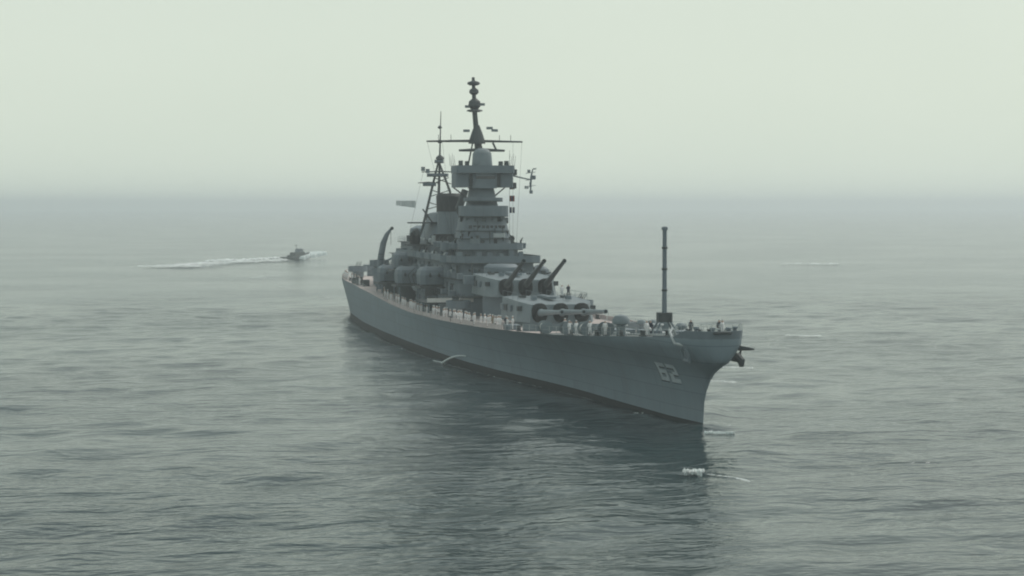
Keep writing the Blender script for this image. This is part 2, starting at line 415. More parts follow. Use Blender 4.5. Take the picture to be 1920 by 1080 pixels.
# ---- hull number 62, painted plates following the flare on both bows
def hull_y(x, z):
    lo, hi = 0, 1
    for _ in range(40):
        mid = (lo+hi)/2
        if half(mid, z)[0] < x: lo = mid
        else: hi = mid
    return half((lo+hi)/2, z)[1]
SEG = {'6': [(0, 0, .28, 1), (.28, .78, 1, 1), (.28, .42, 1, .64), (.28, 0, 1, .22), (.72, .22, 1, .42)],
       '2': [(0, .78, 1, 1), (.72, .55, 1, .78), (.36, .42, 1, .60), (0, .22, .42, .48), (0, 0, 1, .22)]}
def digit(ch, xl, xr, z0, z1, sg, m, off, name='hull_number'):
    b = MB()
    for (a0, c0, a1, c1) in SEG[ch]:
        n = 5; vs = []; fs = []
        for j in range(n+1):
            zz = z0+(c0+(c1-c0)*j/n)*(z1-z0)
            for i in range(n+1):
                xx = xl+(a0+(a1-a0)*i/n)*(xr-xl)
                vs.append((xx, sg*(hull_y(xx, zz)+off), zz))
        for j in range(n):
            for i in range(n):
                a = j*(n+1)+i; fs.append((a, a+1, a+n+2, a+n+1))
        b.add(vs, fs)
    o = b.build(name, m, hull); return o
NX0, NX1, NZ0, NZ1 = 9.0, 3.8, 4.6, 6.7
w_ = (NX0-NX1)
for sg in (1, -1):
    # on the starboard side the number reads from aft (left) to forward, to port from forward to aft
    order = '62'
    for k, ch in enumerate(order):
        if sg > 0: xl, xr = NX0-k*w_*.54, NX0-k*w_*.54-w_*.44
        else: xl, xr = NX1+k*w_*.54, NX1+k*w_*.54+w_*.44
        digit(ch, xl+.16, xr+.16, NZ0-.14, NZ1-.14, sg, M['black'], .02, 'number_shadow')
        digit(ch, xl, xr, NZ0, NZ1, sg, M['number'], .045)

# ---- anchors, hawse pipes, chains
for sg in (1, -1):
    ax, az = -2.9, 8.5; ay = sg*(hull_y(ax, az)+.18)
    a = MB(); ay -= .12*sg if sg < 0 else 0
    a.tube((ax, ay, az-.9), (ax+.3, ay+sg*.35, az+1.0), .17, .14, 8)
    a.tube((ax-1.0, ay+sg*.05, az-.75), (ax+1.0, ay+sg*.05, az-.75), .22, n=8)
    for e in (-1, 1):
        a.path([(ax+e*.95, ay+sg*.05, az-.8), (ax+e*1.15, ay+sg*.25, az-.1), (ax+e*1.0, ay+sg*.45, az+.55)], [.2, .17, .05], 6)
    an = a.build('anchor', M['dark'] if sg < 0 else M['grey'], ship, smooth=True)
    hp = MB(); hp.path([(ax+.3, ay+sg*.3, az+.9), (-1.2, sg*(hull_y(-1.2, 9.3)+.18), 9.5), (.7, sg*3.65, 10.6), (1.2, sg*3.2, 11.02), (1.8, sg*2.6, 10.3)], [.17, .16, .15, .15, .14], 8)
    hp.build('anchor_chain', M['light'], an, smooth=True)
bn = MB(); bn.path([(-6.4, .9, 10.9), (-7.3, .7, 11.0), (-7.3, -.7, 11.0), (-6.4, -.9, 10.9)], .16, 6)
MB().path([(-4.9, -2.4, 9.2), (-5.6, -3.2, 9.15), (-6.0, -3.8, 9.1)], [.3, .2, .08], 7).build('bow_fairlead', M['dark'], ship, smooth=True)
bn.build('bullnose', M['dark'], ship, smooth=True)

MB().path([(-3.9, -2.5, 8.3), (-4.4, -2.9, 7.7), (-4.5, -2.9, 7.1)], [.5, .45, .25], 8).build('port_hawse_fender', M['dark'], ship, smooth=True)
for x_, y_ in ((-5.9, .9), (-5.9, -.9), (-4.2, 2.2), (-4.2, -2.2)):
    MB().lathe(x_, y_, [(.28, 9.9), (.22, 11.2), (.36, 11.3), (.3, 11.5)], 8).build('bow_bollard', M['grey'], ship, smooth=True)
# ---- jackstaff mast on the forecastle
js = empty('forecastle_mast', (14.8, 0, zdeck(14.8))); js.parent = ship; js.location = Vector((14.8, 0, zdeck(14.8)))-ORG[ship]
x = 14.8; zb = zdeck(x)+.05
b = MB(); b.lathe(x, 0, [(.30, 12.0), (.27, 15), (.25, 21.5), (.25, 21.7)], 10); b.lathe(x, 0, [(.38, 21.7), (.36, 22.05), (.1, 22.15)], 10)
b.build('pole', M['grey'], js, smooth=True)
for z_ in (14.5, 17.0, 19.5): MB().lathe(x, 0, [(.30, z_), (.36, z_+.05), (.36, z_+.2), (.28, z_+.25)], 10).build('collar', M['dark'], js)
b = MB(); b.box(x-.7, x+.7, -.85, .85, 10.9, 12.0, bev=.2); b.build('pedestal_box', M['dark'], js)
for sx_ in (-1, 1):
    for sy_ in (-1, 1): MB().tube((x+sx_*1.2, sy_*1.5, zb), (x+sx_*.5, sy_*.6, 10.95), .13, n=6).build('support_leg', M['grey'], js)

# ---- forecastle fittings
def part(b, name, m, smooth=False, parent=None, label=None):
    o = b.build(name, m, parent or ship, smooth)
    if label: o['label'] = label
    return o
for sg in (1, -1):
    x = 25.5; z = zdeck(x)
    b = MB().lathe(x, sg*2.3, [(1.1, z), (1.1, z+.35), (.62, z+.45), (.55, z+1.0), (.85, z+1.2), (.8, z+1.35), (.15, z+1.4)], 16)
    part(b, 'capstan', M['light'], True)
    x = 31; z = zdeck(x)
    b = MB().lathe(x, sg*3.0, [(.9, z), (.9, z+.8), (.5, z+.9), (.5, z+1.2), (.9, z+1.3), (.2, z+1.45)], 16)
    part(b, 'windlass', M['pale'], True)
    b = MB()
    for i in range(40):
        t = i/39; xx = 1.8+t*23; yy = sg*(2.5-.2*t); zz = zdeck(xx)+.16+(.9*(1-t*12) if t < .08 else 0)
        b.box(xx-.26, xx+.26, yy-(.17 if i % 2 else .08), yy+(.17 if i % 2 else .08), zz-.08, zz+.1)
    part(b, 'deck_anchor_chain', M['light'])
# large ventilator heads, reels, hatches, bitts
def ventilator(x, y, r, h, m='pale'):
    z = zdeck(x)
    return part(MB().lathe(x, y, [(r*.55, z), (r*.5, z+h*.5), (r, z+h*.58), (r*1.02, z+h*.75), (r*.7, z+h*.93), (.05, z+h)], 16), 'ventilator', M[m], True)
ventilator(19.5, 4.0, 1.05, 2.6, 'pale'); ventilator(17.5, -2.9, .7, 1.5); ventilator(37, -5.2, .8, 1.8); ventilator(46, 7.2, .55, 1.5, 'light'); ventilator(48, -6.8, .6, 1.5)
ventilator(12.5, 2.7, .45, 1.1, 'light')
def reel(x, y, m='dark'):
    z = zdeck(x); o = part(MB().tube((x-.75, y, z+.85), (x+.75, y, z+.85), .6, n=12), 'cable_reel', M[m], True)
    for e in (-.85, .85): part(MB().tube((x+e-.06, y, z+.85), (x+e+.06, y, z+.85), .85, n=14), 'flange', M['pale'], True, o)
    return o
reel(22, 5.2); reel(28, 6.2, 'canvas'); reel(36, 6.6); reel(42, 8, 'canvas'); reel(40, -7.2)
for x, y, dx, dy, h in ((21, 0, 1.6, 1.2, .55), (34, 0, 2, 1.5, .6), (9, 0, 1.2, 1.0, .5), (42, 3.5, 1.2, 1.2, .5), (58, 9, 1.3, 1, .6), (60, -8.6, 1.3, 1, .6)):
    part(MB().box(x-dx, x+dx, y-dy, y+dy, zdeck(x)+.02, zdeck(x)+h+.1, bev=.2), 'deck_hatch', M['grey'])
for x in (3, 10, 16.5, 24, 33, 43, 53, 64, 76, 90, 200, 214, 232, 250):
    for sg in (1, -1):
        y = sg*(bd(x)-.9); z = zdeck(x); b = MB()
        b.box(x-.8, x+.8, y-.25, y+.25, z, z+.14)
        for e in (-.45, .45): b.lathe(x+e, y, [(.18, z+.1), (.17, z+.55), (.24, z+.62), (.2, z+.7)], 8)
        part(b, 'mooring_bitts', M['dark'])
# breakwater
for sg in (1, -1):
    z = zdeck(50)
    b = MB().add([(46, 0, z), (46, 0, z+1.2), (52, sg*8.8, z+1.0), (52, sg*8.8, z-.2), (46.12, 0, z), (46.12, 0, z+1.2), (52.12, sg*8.8, z+1.0), (52.12, sg*8.8, z-.2)],
                 [(0, 1, 2, 3), (7, 6, 5, 4), (1, 5, 6, 2), (2, 6, 7, 3), (0, 4, 5, 1), (0, 3, 7, 4)])
    part(b, 'breakwater', M['pale'])

# ---- main turrets
def turret(x0, zf, sgn, elev, zbar, rf):
    """x0 axis station; zf floor of gunhouse; sgn -1 faces bow; built with gunhouse, barbette, guns, covers"""
    root = empty('main_turret', (x0, 0, zf)); root.parent = ship; root.location = ORG[root]-ORG[ship]
    def P(u, y): return (x0+sgn*u, y)          # u forward of the axis along the guns
    zr = zf+3.15
    plan = [P(7.2, 4.6), P(3.5, 5.8), (P(-7.8, 5.7)), P(-9.4, 4.6), P(-9.4, -4.6), P(-7.8, -5.7), P(3.5, -5.8), P(7.2, -4.6)]
    top = [P(6.5, 4.2), P(3.3, 5.35), P(-7.6, 5.45), P(-9.2, 4.4), P(-9.2, -4.4), P(-7.6, -5.45), P(3.3, -5.35), P(6.5, -4.2)]
    tz = [zr-.55, zr-.25, zr, zr, zr, zr, zr-.25, zr-.55]
    b = MB().loft([[(x, y, zf) for x, y in plan], [(x, y, z) for (x, y), z in zip(top, tz)]])
    g = part(b, 'gunhouse', M['pale'], False, root)
    b = MB().box(min(P(2, 0)[0], P(-6, 0)[0]), max(P(2, 0)[0], P(-6, 0)[0]), -.6, .6, zr-.02, zr+.35, bev=.1)
    part(b, 'roof_walkway', M['grey'], False, root)
    for y in (2.6, -2.6): part(MB().box(P(1, 0)[0]-.5, P(1, 0)[0]+.5, y-.4, y+.4, zr-.1, zr+.45, bev=.1), 'sight_hood', M['grey'], False, root)
    for y in (5.5, -5.5): part(MB().box(P(4.2, 0)[0]-.35, P(4.2, 0)[0]+.35, y-.35, y+.35, zf+1.6, zf+2.3), 'sight_port', M['dark'], False, root)
    if rf:
        for sg in (1, -1):
            part(MB().box(P(-6.6, 0)[0]-1, P(-6.6, 0)[0]+1, min(sg*5.45, sg*7.2), max(sg*5.45, sg*7.2), zf+1.5, zf+2.9, bev=.3), 'rangefinder_ear', M['grey'], False, root)
    for sg in (1, -1):
        for k in range(3):
            u = -1-k*2.6; part(MB().box(P(u, 0)[0]-.9, P(u, 0)[0]+.9, min(sg*5.6, sg*5.95), max(sg*5.6, sg*5.95), zf+1.3, zf+2.2, bev=.1), 'stowed_float', M['dark' if k % 2 else 'grey'], False, root)
        part(MB().box(P(-4, 0)[0]-.6, P(-4, 0)[0]+.6, sg*3.2-.5, sg*3.2+.5, zr, zr+.25, bev=.1), 'roof_hatch', M['dark'], False, root)
    b = MB()
    for y in (-5.2, -1.6, 1.6, 5.2):
        for u in (-8.5, -5, -1.5, 2): b.tube((P(u, 0)[0], y, zr-.15), (P(u, 0)[0], y, zr+.9), .035, n=4)
        b.tube((P(-8.5, 0)[0], y, zr+.88), (P(2, 0)[0], y, zr+.88), .03, n=4)
    part(b, 'roof_rail', M['grey'], False, root)['kind'] = 'stuff'
    part(MB().box(P(7.0, 0)[0]-.04, P(7.0, 0)[0]+.04, -4.3, 4.3, zf+.12, zf+.32), 'face_lip', M['dark'], False, root)
    zb = zdeck(x0)-.1
    part(MB().lathe(x0, 0, [(5.3, zb), (5.3, zf-.12), (5.0, zf+.05)], 32), 'barbette', M['grey'], True, root)
    e = R(elev)
    for y in (3.12, 0, -3.12):
        ux = 7.0; zc = zbar; s = math.sin(e); c = math.cos(e)
        def Q(d, dy=0): X, Y = P(ux-1.0+d*c, y); return (X, Y, zc+d*s)
        prof = [(0, .58), (2.2, .56), (2.3, .47), (6, .40), (10.5, .32), (13.6, .28), (14.0, .32), (14.4, .32)]
        b = MB().path([Q(d) for d, r in prof], [r for d, r in prof], 14)
        gun = part(b, 'gun_barrel', M['pale'] if elev < 5 else M['dark'], True, root)
        X, Y, Z = Q(14.41); dd = Vector((sgn*c, 0, s))
        part(MB().tube(Vector((X, Y, Z))-dd*.02, Vector((X, Y, Z))+dd*.02, .2, n=12), 'muzzle', M['black'], False, gun)
        # black blast bag filling the port
        fx = P(7.05, 0)[0]; rings = []
        for k, (d, sy, sz) in enumerate(((-.5, 1.08, 1.36), (.15, 1.12, 1.40), (.6, 1.0, 1.22), (.95, .72, .8))):
            cx = fx+sgn*d; cz = zc+.05+max(0, d)*math.tan(e)*1.0
            rings.append([(cx, y+sy*math.copysign(abs(math.cos(t))**.8, math.cos(t)), cz+sz*math.copysign(abs(math.sin(t))**.8, math.sin(t))) for t in [2*math.pi*j/18 for j in range(18)]])
        part(MB().loft(rings), 'gun_cover', M['canvas_black'], True, root)
    b = MB()
    for sg in (1, -1):
        for k in range(7): b.box(x0-.25-2*sgn*-1, x0+.25+2*sgn, sg*5.75-.04, sg*5.75+.04, zf+.3+k*.4, zf+.36+k*.4) if False else b.tube((P(-3, 0)[0]-.28, sg*5.78, zf+.3+k*.4), (P(-3, 0)[0]+.28, sg*5.78, zf+.3+k*.4), .035, n=5)
    part(b, 'ladder', M['dark'], False, root)['kind'] = 'stuff'
    return root
turret(73.2, 7.75, -1, 3.5, 9.15, False)
turret(96.2, 10.4, -1, 18.5, 11.8, True)
turret(206, 9.2, 1, 2, 10.7, True)

# ---- superstructure
def tier(name, boxes, m=M['grey'], label=None):
    b = MB()
    for q in boxes: b.box(*q[:6], bev=q[6] if len(q) > 6 else 0, tx=q[7] if len(q) > 7 else 0, ty=q[8] if len(q) > 8 else 0)
    return part(b, name, m, label=label)
D = zdeck
def house(name, x0, x1, hy, z0, z1, nose=3.0, m='grey', tail=1.5, lip=.5, lipz=.12):
    """deckhouse with a rounded front and an overhanging deck edge"""
    pts = []
    for k in range(9):
        t = math.pi/2*(1-k/8*2); pts.append((x0+nose*(1-math.cos(t)), hy*math.sin(t)) if True else 0)
    pts += [(x1-tail, -hy), (x1, -hy+tail), (x1, hy-tail), (x1-tail, hy)]
    o = part(MB().plan(pts, z0, z1), name, M[m])
    cx = (x0+x1)/2
    def off(d): return [(x+(-d if x < cx else d), y+math.copysign(d, y) if abs(y) > .5 else y) for x, y in pts]
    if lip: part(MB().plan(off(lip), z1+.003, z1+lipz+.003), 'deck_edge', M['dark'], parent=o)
    return o, off
def bulwark(pts, z0, h, th=.12, m='grey', parent=None, name='bulwark'):
    n = len(pts); cx = sum(p[0] for p in pts)/n; cy = sum(p[1] for p in pts)/n; rings = []
    for x, y in pts+[pts[0]]:
        d = max(.01, math.hypot(x-cx, y-cy)); k = 1-th/d
        rings.append([(x, y, z0), (x, y, z0+h), (cx+(x-cx)*k, cy+(y-cy)*k, z0+h), (cx+(x-cx)*k, cy+(y-cy)*k, z0)])
    return part(MB().loft(rings, caps=False), name, M[m], parent=parent)
def doors_and_ports(o, x, zs, ys, side=None):
    for z in zs:
        for y in ys:
            part(MB().tube((x-.05, y, z), (x+.03, y, z), .22, n=10), 'porthole', M['glass'], parent=o)

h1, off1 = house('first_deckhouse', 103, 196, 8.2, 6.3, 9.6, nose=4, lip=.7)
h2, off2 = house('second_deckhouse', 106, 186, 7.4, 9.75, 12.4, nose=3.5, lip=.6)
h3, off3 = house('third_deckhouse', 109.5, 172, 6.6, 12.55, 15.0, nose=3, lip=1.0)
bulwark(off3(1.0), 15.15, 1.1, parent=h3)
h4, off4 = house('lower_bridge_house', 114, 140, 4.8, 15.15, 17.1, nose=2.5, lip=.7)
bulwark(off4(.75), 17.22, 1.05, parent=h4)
doors_and_ports(h3, 109.7, (13.9,), (4.9, 3.3, 1.5, -.2, -2, -3.9))
# conning tower in front of the bridge
ct = part(MB().lathe(107.2, 0, [(2.7, 9.7), (2.7, 14.5), (2.5, 14.7), (2.1, 15.0), (.3, 15.05)], 24, sy=1.1), 'conning_tower', M['grey'], True)
for t in (-50, -25, 0, 25, 50):
    a = R(180+t); part(MB().box(107.2+2.72*math.cos(a)-.12, 107.2+2.72*math.cos(a)+.1, 2.97*math.sin(a)-.45, 2.97*math.sin(a)+.45, 13.6, 13.78), 'vision_slit', M['black'], parent=ct)
# tower foremast: tapering oval trunk with open platforms
def oval(cx, cy, rx, ry, n=20, p=.75):
    return [(cx+rx*math.copysign(abs(math.cos(t))**p, math.cos(t)), cy+ry*math.copysign(abs(math.sin(t))**p, math.sin(t))) for t in [2*math.pi*(j+.5)/n for j in range(n)]]
TX = 123
tower = part(MB().loft([[(x, y, z) for x, y in oval(TX+dx, 0, rx, ry)] for z, rx, ry, dx in
     ((17.1, 5.0, 4.9, 0), (19.6, 4.8, 4.6, .1), (22.6, 4.3, 3.9, .3), (22.8, 3.4, 3.3, .5), (25.2, 2.8, 2.6, .8), (27.6, 2.3, 2.1, 1.0))]), 'tower_mast', M['grey'], True)
def platform(cx, rx, ry, z, h=1.1, m='grey', name='platform', parent=None):
    o = part(MB().plan(oval(cx, 0, rx, ry), z, z+.14), name, M['dark'], parent=parent or tower)
    bulwark(oval(cx, 0, rx-.003, ry-.003), z+.143, h, parent=tower, m=m); return o
platform(122.4, 4.7, 4.2, 22.7, 1.75); platform(122.6, 3.7, 3.3, 25.3, .55)
# bridge windows: a dark band of separate panes round the front of the navigation bridge
for j in range(-4, 5):
    cx, cy = 118.62+.028*j*j+.02*abs(j), .72*j
    part(MB().box(cx-.05, cx+.3, cy-.26, cy+.26, 20.75, 21.25), 'bridge_window', M['glass'], parent=tower)
# side sponsons and searchlight platforms on the tower
for sg in (1, -1):
    b = MB(); b.plan([(x, y) for x, y in oval(126, sg*5.3, 1.9, 1.5)], 17.0, 17.2); b.loft([[(x, y, 15.6) for x, y in oval(126, sg*4.6, .6, .4)], [(x, y, 17.0) for x, y in oval(126, sg*5.1, 1.4, 1.0)]])
    part(b, 'sponson', M['grey'])
    bulwark(oval(126, sg*5.3, 1.9, 1.5), 17.2, 1.0, name='sponson_bulwark')
    s_ = part(MB().tube((124.2, sg*5.4, 18.9), (125.4, sg*5.4, 18.9), .55, .45, 14), 'searchlight', M['dark'], True)
    part(MB().tube((125, sg*5.4, 17.2), (125, sg*5.4, 18.5), .15, n=6), 'mount', M['dark'], False, s_)
# raked wedge on the port side of the tower (signal shelter)
part(MB().loft([[(121, -3.2, 17.6), (126, -3.2, 17.6), (126, -5.6, 17.6), (121, -5.6, 17.6)], [(122, -3.0, 21.6), (126, -3.0, 21.6), (126, -3.6, 21.6), (122, -3.6, 21.6)]]), 'signal_shelter', M['dark'])
part(MB().box(120.8, 123, -3.9, -1.9, 20.1, 20.9, bev=.2), 'shelter_roof', M['light'])
# top: gun director with wing boxes
dr = part(MB().box(119.8, 126, -5.05, 5.05, 30.2, 31.5, bev=.35), 'director_top', M['grey'])
dl = part(MB().box(120.4, 126, -2.1, 2.1, 27.6, 30.15, bev=.5), 'director_body', M['grey'])
for sg in (1, -1):
    part(MB().box(120.9, 125.6, min(sg*2.75, sg*5.0), max(sg*2.75, sg*5.0), 27.75, 30.15, bev=.2), 'electronics_box', M['grey'] if sg > 0 else M['grey'])
    part(MB().box(121.2, 125.4, min(sg*2.1, sg*2.8), max(sg*2.1, sg*2.8), 27.9, 30.1), 'box_bracket', M['dark'])
part(MB().box(120.30, 120.38, -1.7, 1.7, 29.2, 29.7), 'director_window', M['glass'])
part(MB().loft([[(x, y, z) for x, y in oval(123.4, 0, r, r)] for z, r in ((31.5, 1.75), (33.6, 1.6), (34.2, 1.2), (34.5, .6))]), 'radar_housing', M['pale'], True)
# radar screen on the port side (open frame on a bracket)
ra = empty('side_antenna', (123, -5.2, 29.6)); ra.parent = ship; ra.location = ORG[ra]-ORG[ship]
part(MB().tube((123, -5.0, 29.9), (123, -7.1, 29.4), .14, n=6), 'bracket', M['grey'], False, ra)
part(MB().tube((123, -7.1, 29.4), (123, -8.7, 29.1), .12, n=6), 'boom', M['grey'], False, ra)
part(MB().path([(123, -8.9, 31.0), (123, -8.6, 29.6), (123, -8.5, 27.0)], [.10, .2, .13], 6), 'antenna_post', M['grey'], False, ra)
for y_, z_, w_a, h_a, m_a in ((-8.2, 30.6, .5, .5, 'pale'), (-9.25, 31.0, .5, .25, 'light'), (-9.1, 29.5, .6, .7, 'grey'), (-8.5, 28.3, .35, .9, 'pale'), (-7.8, 27.8, .7, .5, 'light'), (-8.6, 27.0, .55, .6, 'pale')):
    part(MB().box(122.75, 123.25, y_-w_a/2, y_+w_a/2, z_-h_a/2, z_+h_a/2, bev=.15), 'antenna_panel', M[m_a], False, ra)
b = MB()
for z_ in (30.2, 29.0, 27.9): b.tube((123, -7.6, z_), (123, -9.4, z_+.25), .06, n=5)
part(b, 'dipole_frame', M['light'], False, ra)
b = MB(); b.box(122.6, 123.4, -6.0, -5.1, 29.9, 30.9); b.box(122.6, 123.4, -5.9, -5.2, 27.6, 28.6)
part(b, 'insulator_box', M['dark'], False, ra)
# foremast
fm = empty('foremast', (126, 0, 31.5)); fm.parent = ship; fm.location = ORG[fm]-ORG[ship]
MX, MY = 126.2, .75
part(MB().path([(MX, 0, 31.5), (MX, .3, 36), (MX, MY, 41), (MX, 1.0, 46.9)], [.62, .52, .42, .26], 10), 'pole', M['dark'], True, fm)
b = MB()
for sg in (1, -1): b.tube((MX+1.8, sg*1.6, 31.5), (MX+.1, .4+sg*.25, 37.6), .17, .12, 6)
b.lathe(MX, .35, [(1.5, 35.4), (1.4, 35.9), (.95, 37.3), (.45, 38.6)], 10)
part(b, 'lower_bracing', M['dark'], False, fm)
def yard(x, y0, y1, z, r, zt=None, parent=None): return part(MB().path([(x, y0, z), (x, (y0+y1)/2, z+.12), (x, y1, z)], [r*.6, r, r*.6], 8), 'yard', M['dark'], True, parent or fm)
yard(MX-.3, -7.7, 9.3, 35.75, .24); yard(MX-.4, -4.5, 3.6, 34.2, .32)
part(MB().tube((MX-.3, -2.4, 35.6), (MX-.4, -3.0, 34.3), .2, n=6), 'yard_brace', M['dark'], False, fm)
for z, r, h in ((40.9, 1.45, .5), (41.4, 1.1, 1.9), (43.9, .85, 1.2), (45.5, 1.15, .8)):
    part(MB().lathe(MX, .75+(z-41)*.04, [(r*.6, z), (r, z+h*.3), (r*.9, z+h*.7), (r*.3, z+h)], 10), 'mast_antenna', M['dark'], True, fm)
for y, z in ((2.2, 37.4), (-1.9, 37.9), (-2.8, 37.5), (1.9, 41.6), (-.5, 42.0)):
    part(MB().box(MX-.1, MX+.1, y-.55, y+.55, z, z+.45), 'antenna_screen', M['pale'], False, fm)
for y in (7.2, 5.0, -5.6, -3.6): part(MB().tube((MX-.3, y, 35.8), (MX-.3, y, 36.9), .05, n=5), 'whip_antenna', M['dark'], False, fm)

# ---- funnels
def funnel(x, rx, ry, z0, z1, rake, yc=.9):
    o = part(MB().loft([[(px_, py_, z) for px_, py_ in oval(x+dx, yc, rx*k, ry*k, 24, .9)] for z, k, dx in ((z0, 1.1, 0), (z1-3.4, 1.0, rake*.6), (z1-3.3, 1.0, rake*.6))]), 'funnel', M['grey'], True)
    part(MB().loft([[(px_, py_, z) for px_, py_ in oval(x+dx, yc, rx*k, ry*k, 24, .9)] for z, k, dx in ((z1-3.35, 1.07, rake*.6), (z1-.5, 1.07, rake), (z1, .9, rake*1.1))]), 'funnel_cap', M['black'], True, o)
    b = MB()
    for j in range(6): b.tube((x-rx-.25, yc-ry*.6+j*ry*.24, z0+3), (x-rx*.9-.2, yc-ry*.6+j*ry*.24, z1-3.4), .07, n=5)
    part(b, 'steam_pipe', M['pale'], False, o)
    return o
funnel(149, 3.6, 2.15, 12, 26.9, 1.2); funnel(172, 3.6, 2.0, 12, 23.0, 1.0, -.9)
part(MB().loft([[(x, y, z) for x, y in oval(157, yc_, rx_, ry_, 20, .6)] for z, rx_, ry_, yc_ in ((17.4, 8.5, 4.6, .6), (20.4, 7.2, 3.6, .5), (23.2, 5.6, 2.6, .4), (23.4, 4.5, 1.8, .4))]), 'funnel_casing', M['grey'], True)
part(MB().box(141.5, 147, -1.2, 4.4, 17.0, 17.45, bev=.4), 'shadow_band_slab', M['dark'])  # dark slab standing in for a platform's shadow band, shade put in as colour
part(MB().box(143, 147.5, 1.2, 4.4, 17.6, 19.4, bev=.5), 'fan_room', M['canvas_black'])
# leaning stub (funnel searchlight leg between tower and funnel)
part(MB().path([(131, .9, 20.5), (131, 2.6, 24.2), (131, 1.5, 27.4)], [.9, .75, .6], 8), 'tower_uptake', M['dark'], True)
# tiers round the funnels
h5, off5 = house('funnel_house', 142, 182, 5.2, 15.15, 17.4, nose=2, lip=.6)
part(MB().box(144.5, 147, -3.2, 0.8, 17.55, 19.6, bev=.5), 'ventilation_intake', M['grey'])

# ---- aft mast: tripod with platforms, on the after funnel
am = empty('mainmast', (163, 0, 17.4)); am.parent = ship; am.location = ORG[am]-ORG[ship]
AX = 163
part(MB().path([(AX, 1.2, 17.5), (AX, .6, 25), (AX, .35, 33), (AX, .1, 42.8)], [.34, .3, .2, .06], 8), 'pole', M['dark'], True, am)
for y0, y1 in ((5.0, 2.2), (-2.6, -1.4)):
    part(MB().path([(AX-3.5, y0, 17.5), (AX-1.2, y1, 27.5), (AX-.2, .6, 33.2)], [.26, .24, .18], 8), 'tripod_leg', M['dark'], True, am)
b = MB()
for z in (24, 26.4, 28.8): b.tube((AX-1.6, 2.9-(z-24)*.18, z), (AX-1.6, -1.6+(z-24)*.1, z+1.2), .09, n=5); b.tube((AX-1.6, -1.6, z), (AX-1.6, 2.6-(z-24)*.18, z+1.2), .09, n=5)
part(b, 'lattice_bracing', M['dark'], False, am)
for z, y, r in ((30.2, .9, 2.1), (28.4, 2.5, 1.3), (32.8, .6, .9)):
    o = part(MB().lathe(AX-.8, y, [(r, z), (r, z+.15)], 14), 'platform', M['dark'], False, am)
    part(MB().lathe(AX-.8, y, [(r*.98, z+.16), (r*1.0, z+.62)], 14), 'rail_screen', M['grey'], False, o)
for z, r in ((33.2, .85), (39.4, .45), (36.6, .5)): part(MB().lathe(AX, .3, [(r*.3, z), (r, z+r*.5), (r*.8, z+r), (.1, z+r*1.5)], 10), 'mast_antenna', M['dark'], True, am)
yard(AX, -3.4, 3.9, 31.1, .14, parent=am); yard(AX, -1.7, 2.3, 36.9, .1, parent=am); yard(AX, .6, 4.6, 29.0, .14, parent=am)
for y, z in ((3.6, 31.3), (2.7, 30.9), (-2.4, 31.4)): part(MB().box(AX-.2, AX+.2, y-.35, y+.35, z, z+.8), 'antenna_screen', M['pale'], False, am)

# ---- starboard and port side platforms and secondary directors
for sg in (1, -1):
    part(MB().box(151, 155, min(sg*3, sg*8.0), max(sg*3, sg*8.0), 21.3, 21.55), 'wing_platform', M['dark'])
    b = MB().tube((153, sg*3.4, 21.3), (153, sg*5.4, 24.0), .15, n=6); part(b, 'platform_stay', M['dark'])
    part(MB().box(148, 153, min(sg*5, sg*9.0), max(sg*5, sg*9.0), 17.2, 17.5, bev=.8), 'director_platform', M['dark'])
    part(MB().loft([[(x, y, z) for x, y in oval(150.4, sg*7.3, r, r*.85)] for z, r in ((17.5, 1.0), (18.4, 1.2), (19.5, .95), (19.8, .5))]), 'gun_director', M['canvas_black'], True)
    part(MB().tube((150.4, sg*6.6, 15.2), (150.4, sg*6.6, 17.3), 1.2, n=14), 'director_pedestal', M['grey'], True)
part(MB().tube((149.6, 7.0, 19.4), (149.4, 7.5, 20.2), .7, .55, 14), 'director_radar_dish', M['dark'], True)

# ---- secondary gun mounts with twin barrels
def mount(x, y, z, s, elev=8, mk='grey'):
    root = empty('secondary_mount', (x, y, z)); root.parent = ship; root.location = ORG[root]-ORG[ship]
    def ring(k, z_): return [(x+px_*k, y+py_*k, z_) for px_, py_ in ((-2.5, -1.5), (-1.9, -2.2), (1.6, -2.25), (2.4, -1.6), (2.4, 1.6), (1.6, 2.25), (-1.9, 2.2), (-2.5, 1.5))]
    part(MB().loft([ring(.95*s, z+.3), ring(1.0*s, z+1.9), ring(.93*s, z+2.7), ring(.72*s, z+3.2)]), 'gunhouse', M[mk], False, root)
    part(MB().lathe(x, y, [(1.9, z-.05), (1.9, z+.32)], 18), 'ring_base', M['dark'], False, root)
    e = R(elev); d = Vector((-math.cos(e)*.985, math.copysign(.17, y), math.sin(e)))
    for dy in (-.75, .75):
        a = Vector((x-2.2, y+dy, z+1.7))
        gn = part(MB().path([a, a+d*1.6, a+d*1.65, a+d*4.6], [.26, .22, .15, .11], 8), 'gun_barrel', M['dark'], True, root)
    part(MB().box(x-2.60, x-2.45, y-1.1, y+1.1, z+1.25, z+2.1), 'gun_port_shield', M['grey'], False, root)
    part(MB().lathe(x+.8, y+math.copysign(1.0, y), [(.5, z+2.9), (.5, z+3.3), (.1, z+3.4)], 10), 'sight_dome', M['grey'], True, root)
    return root
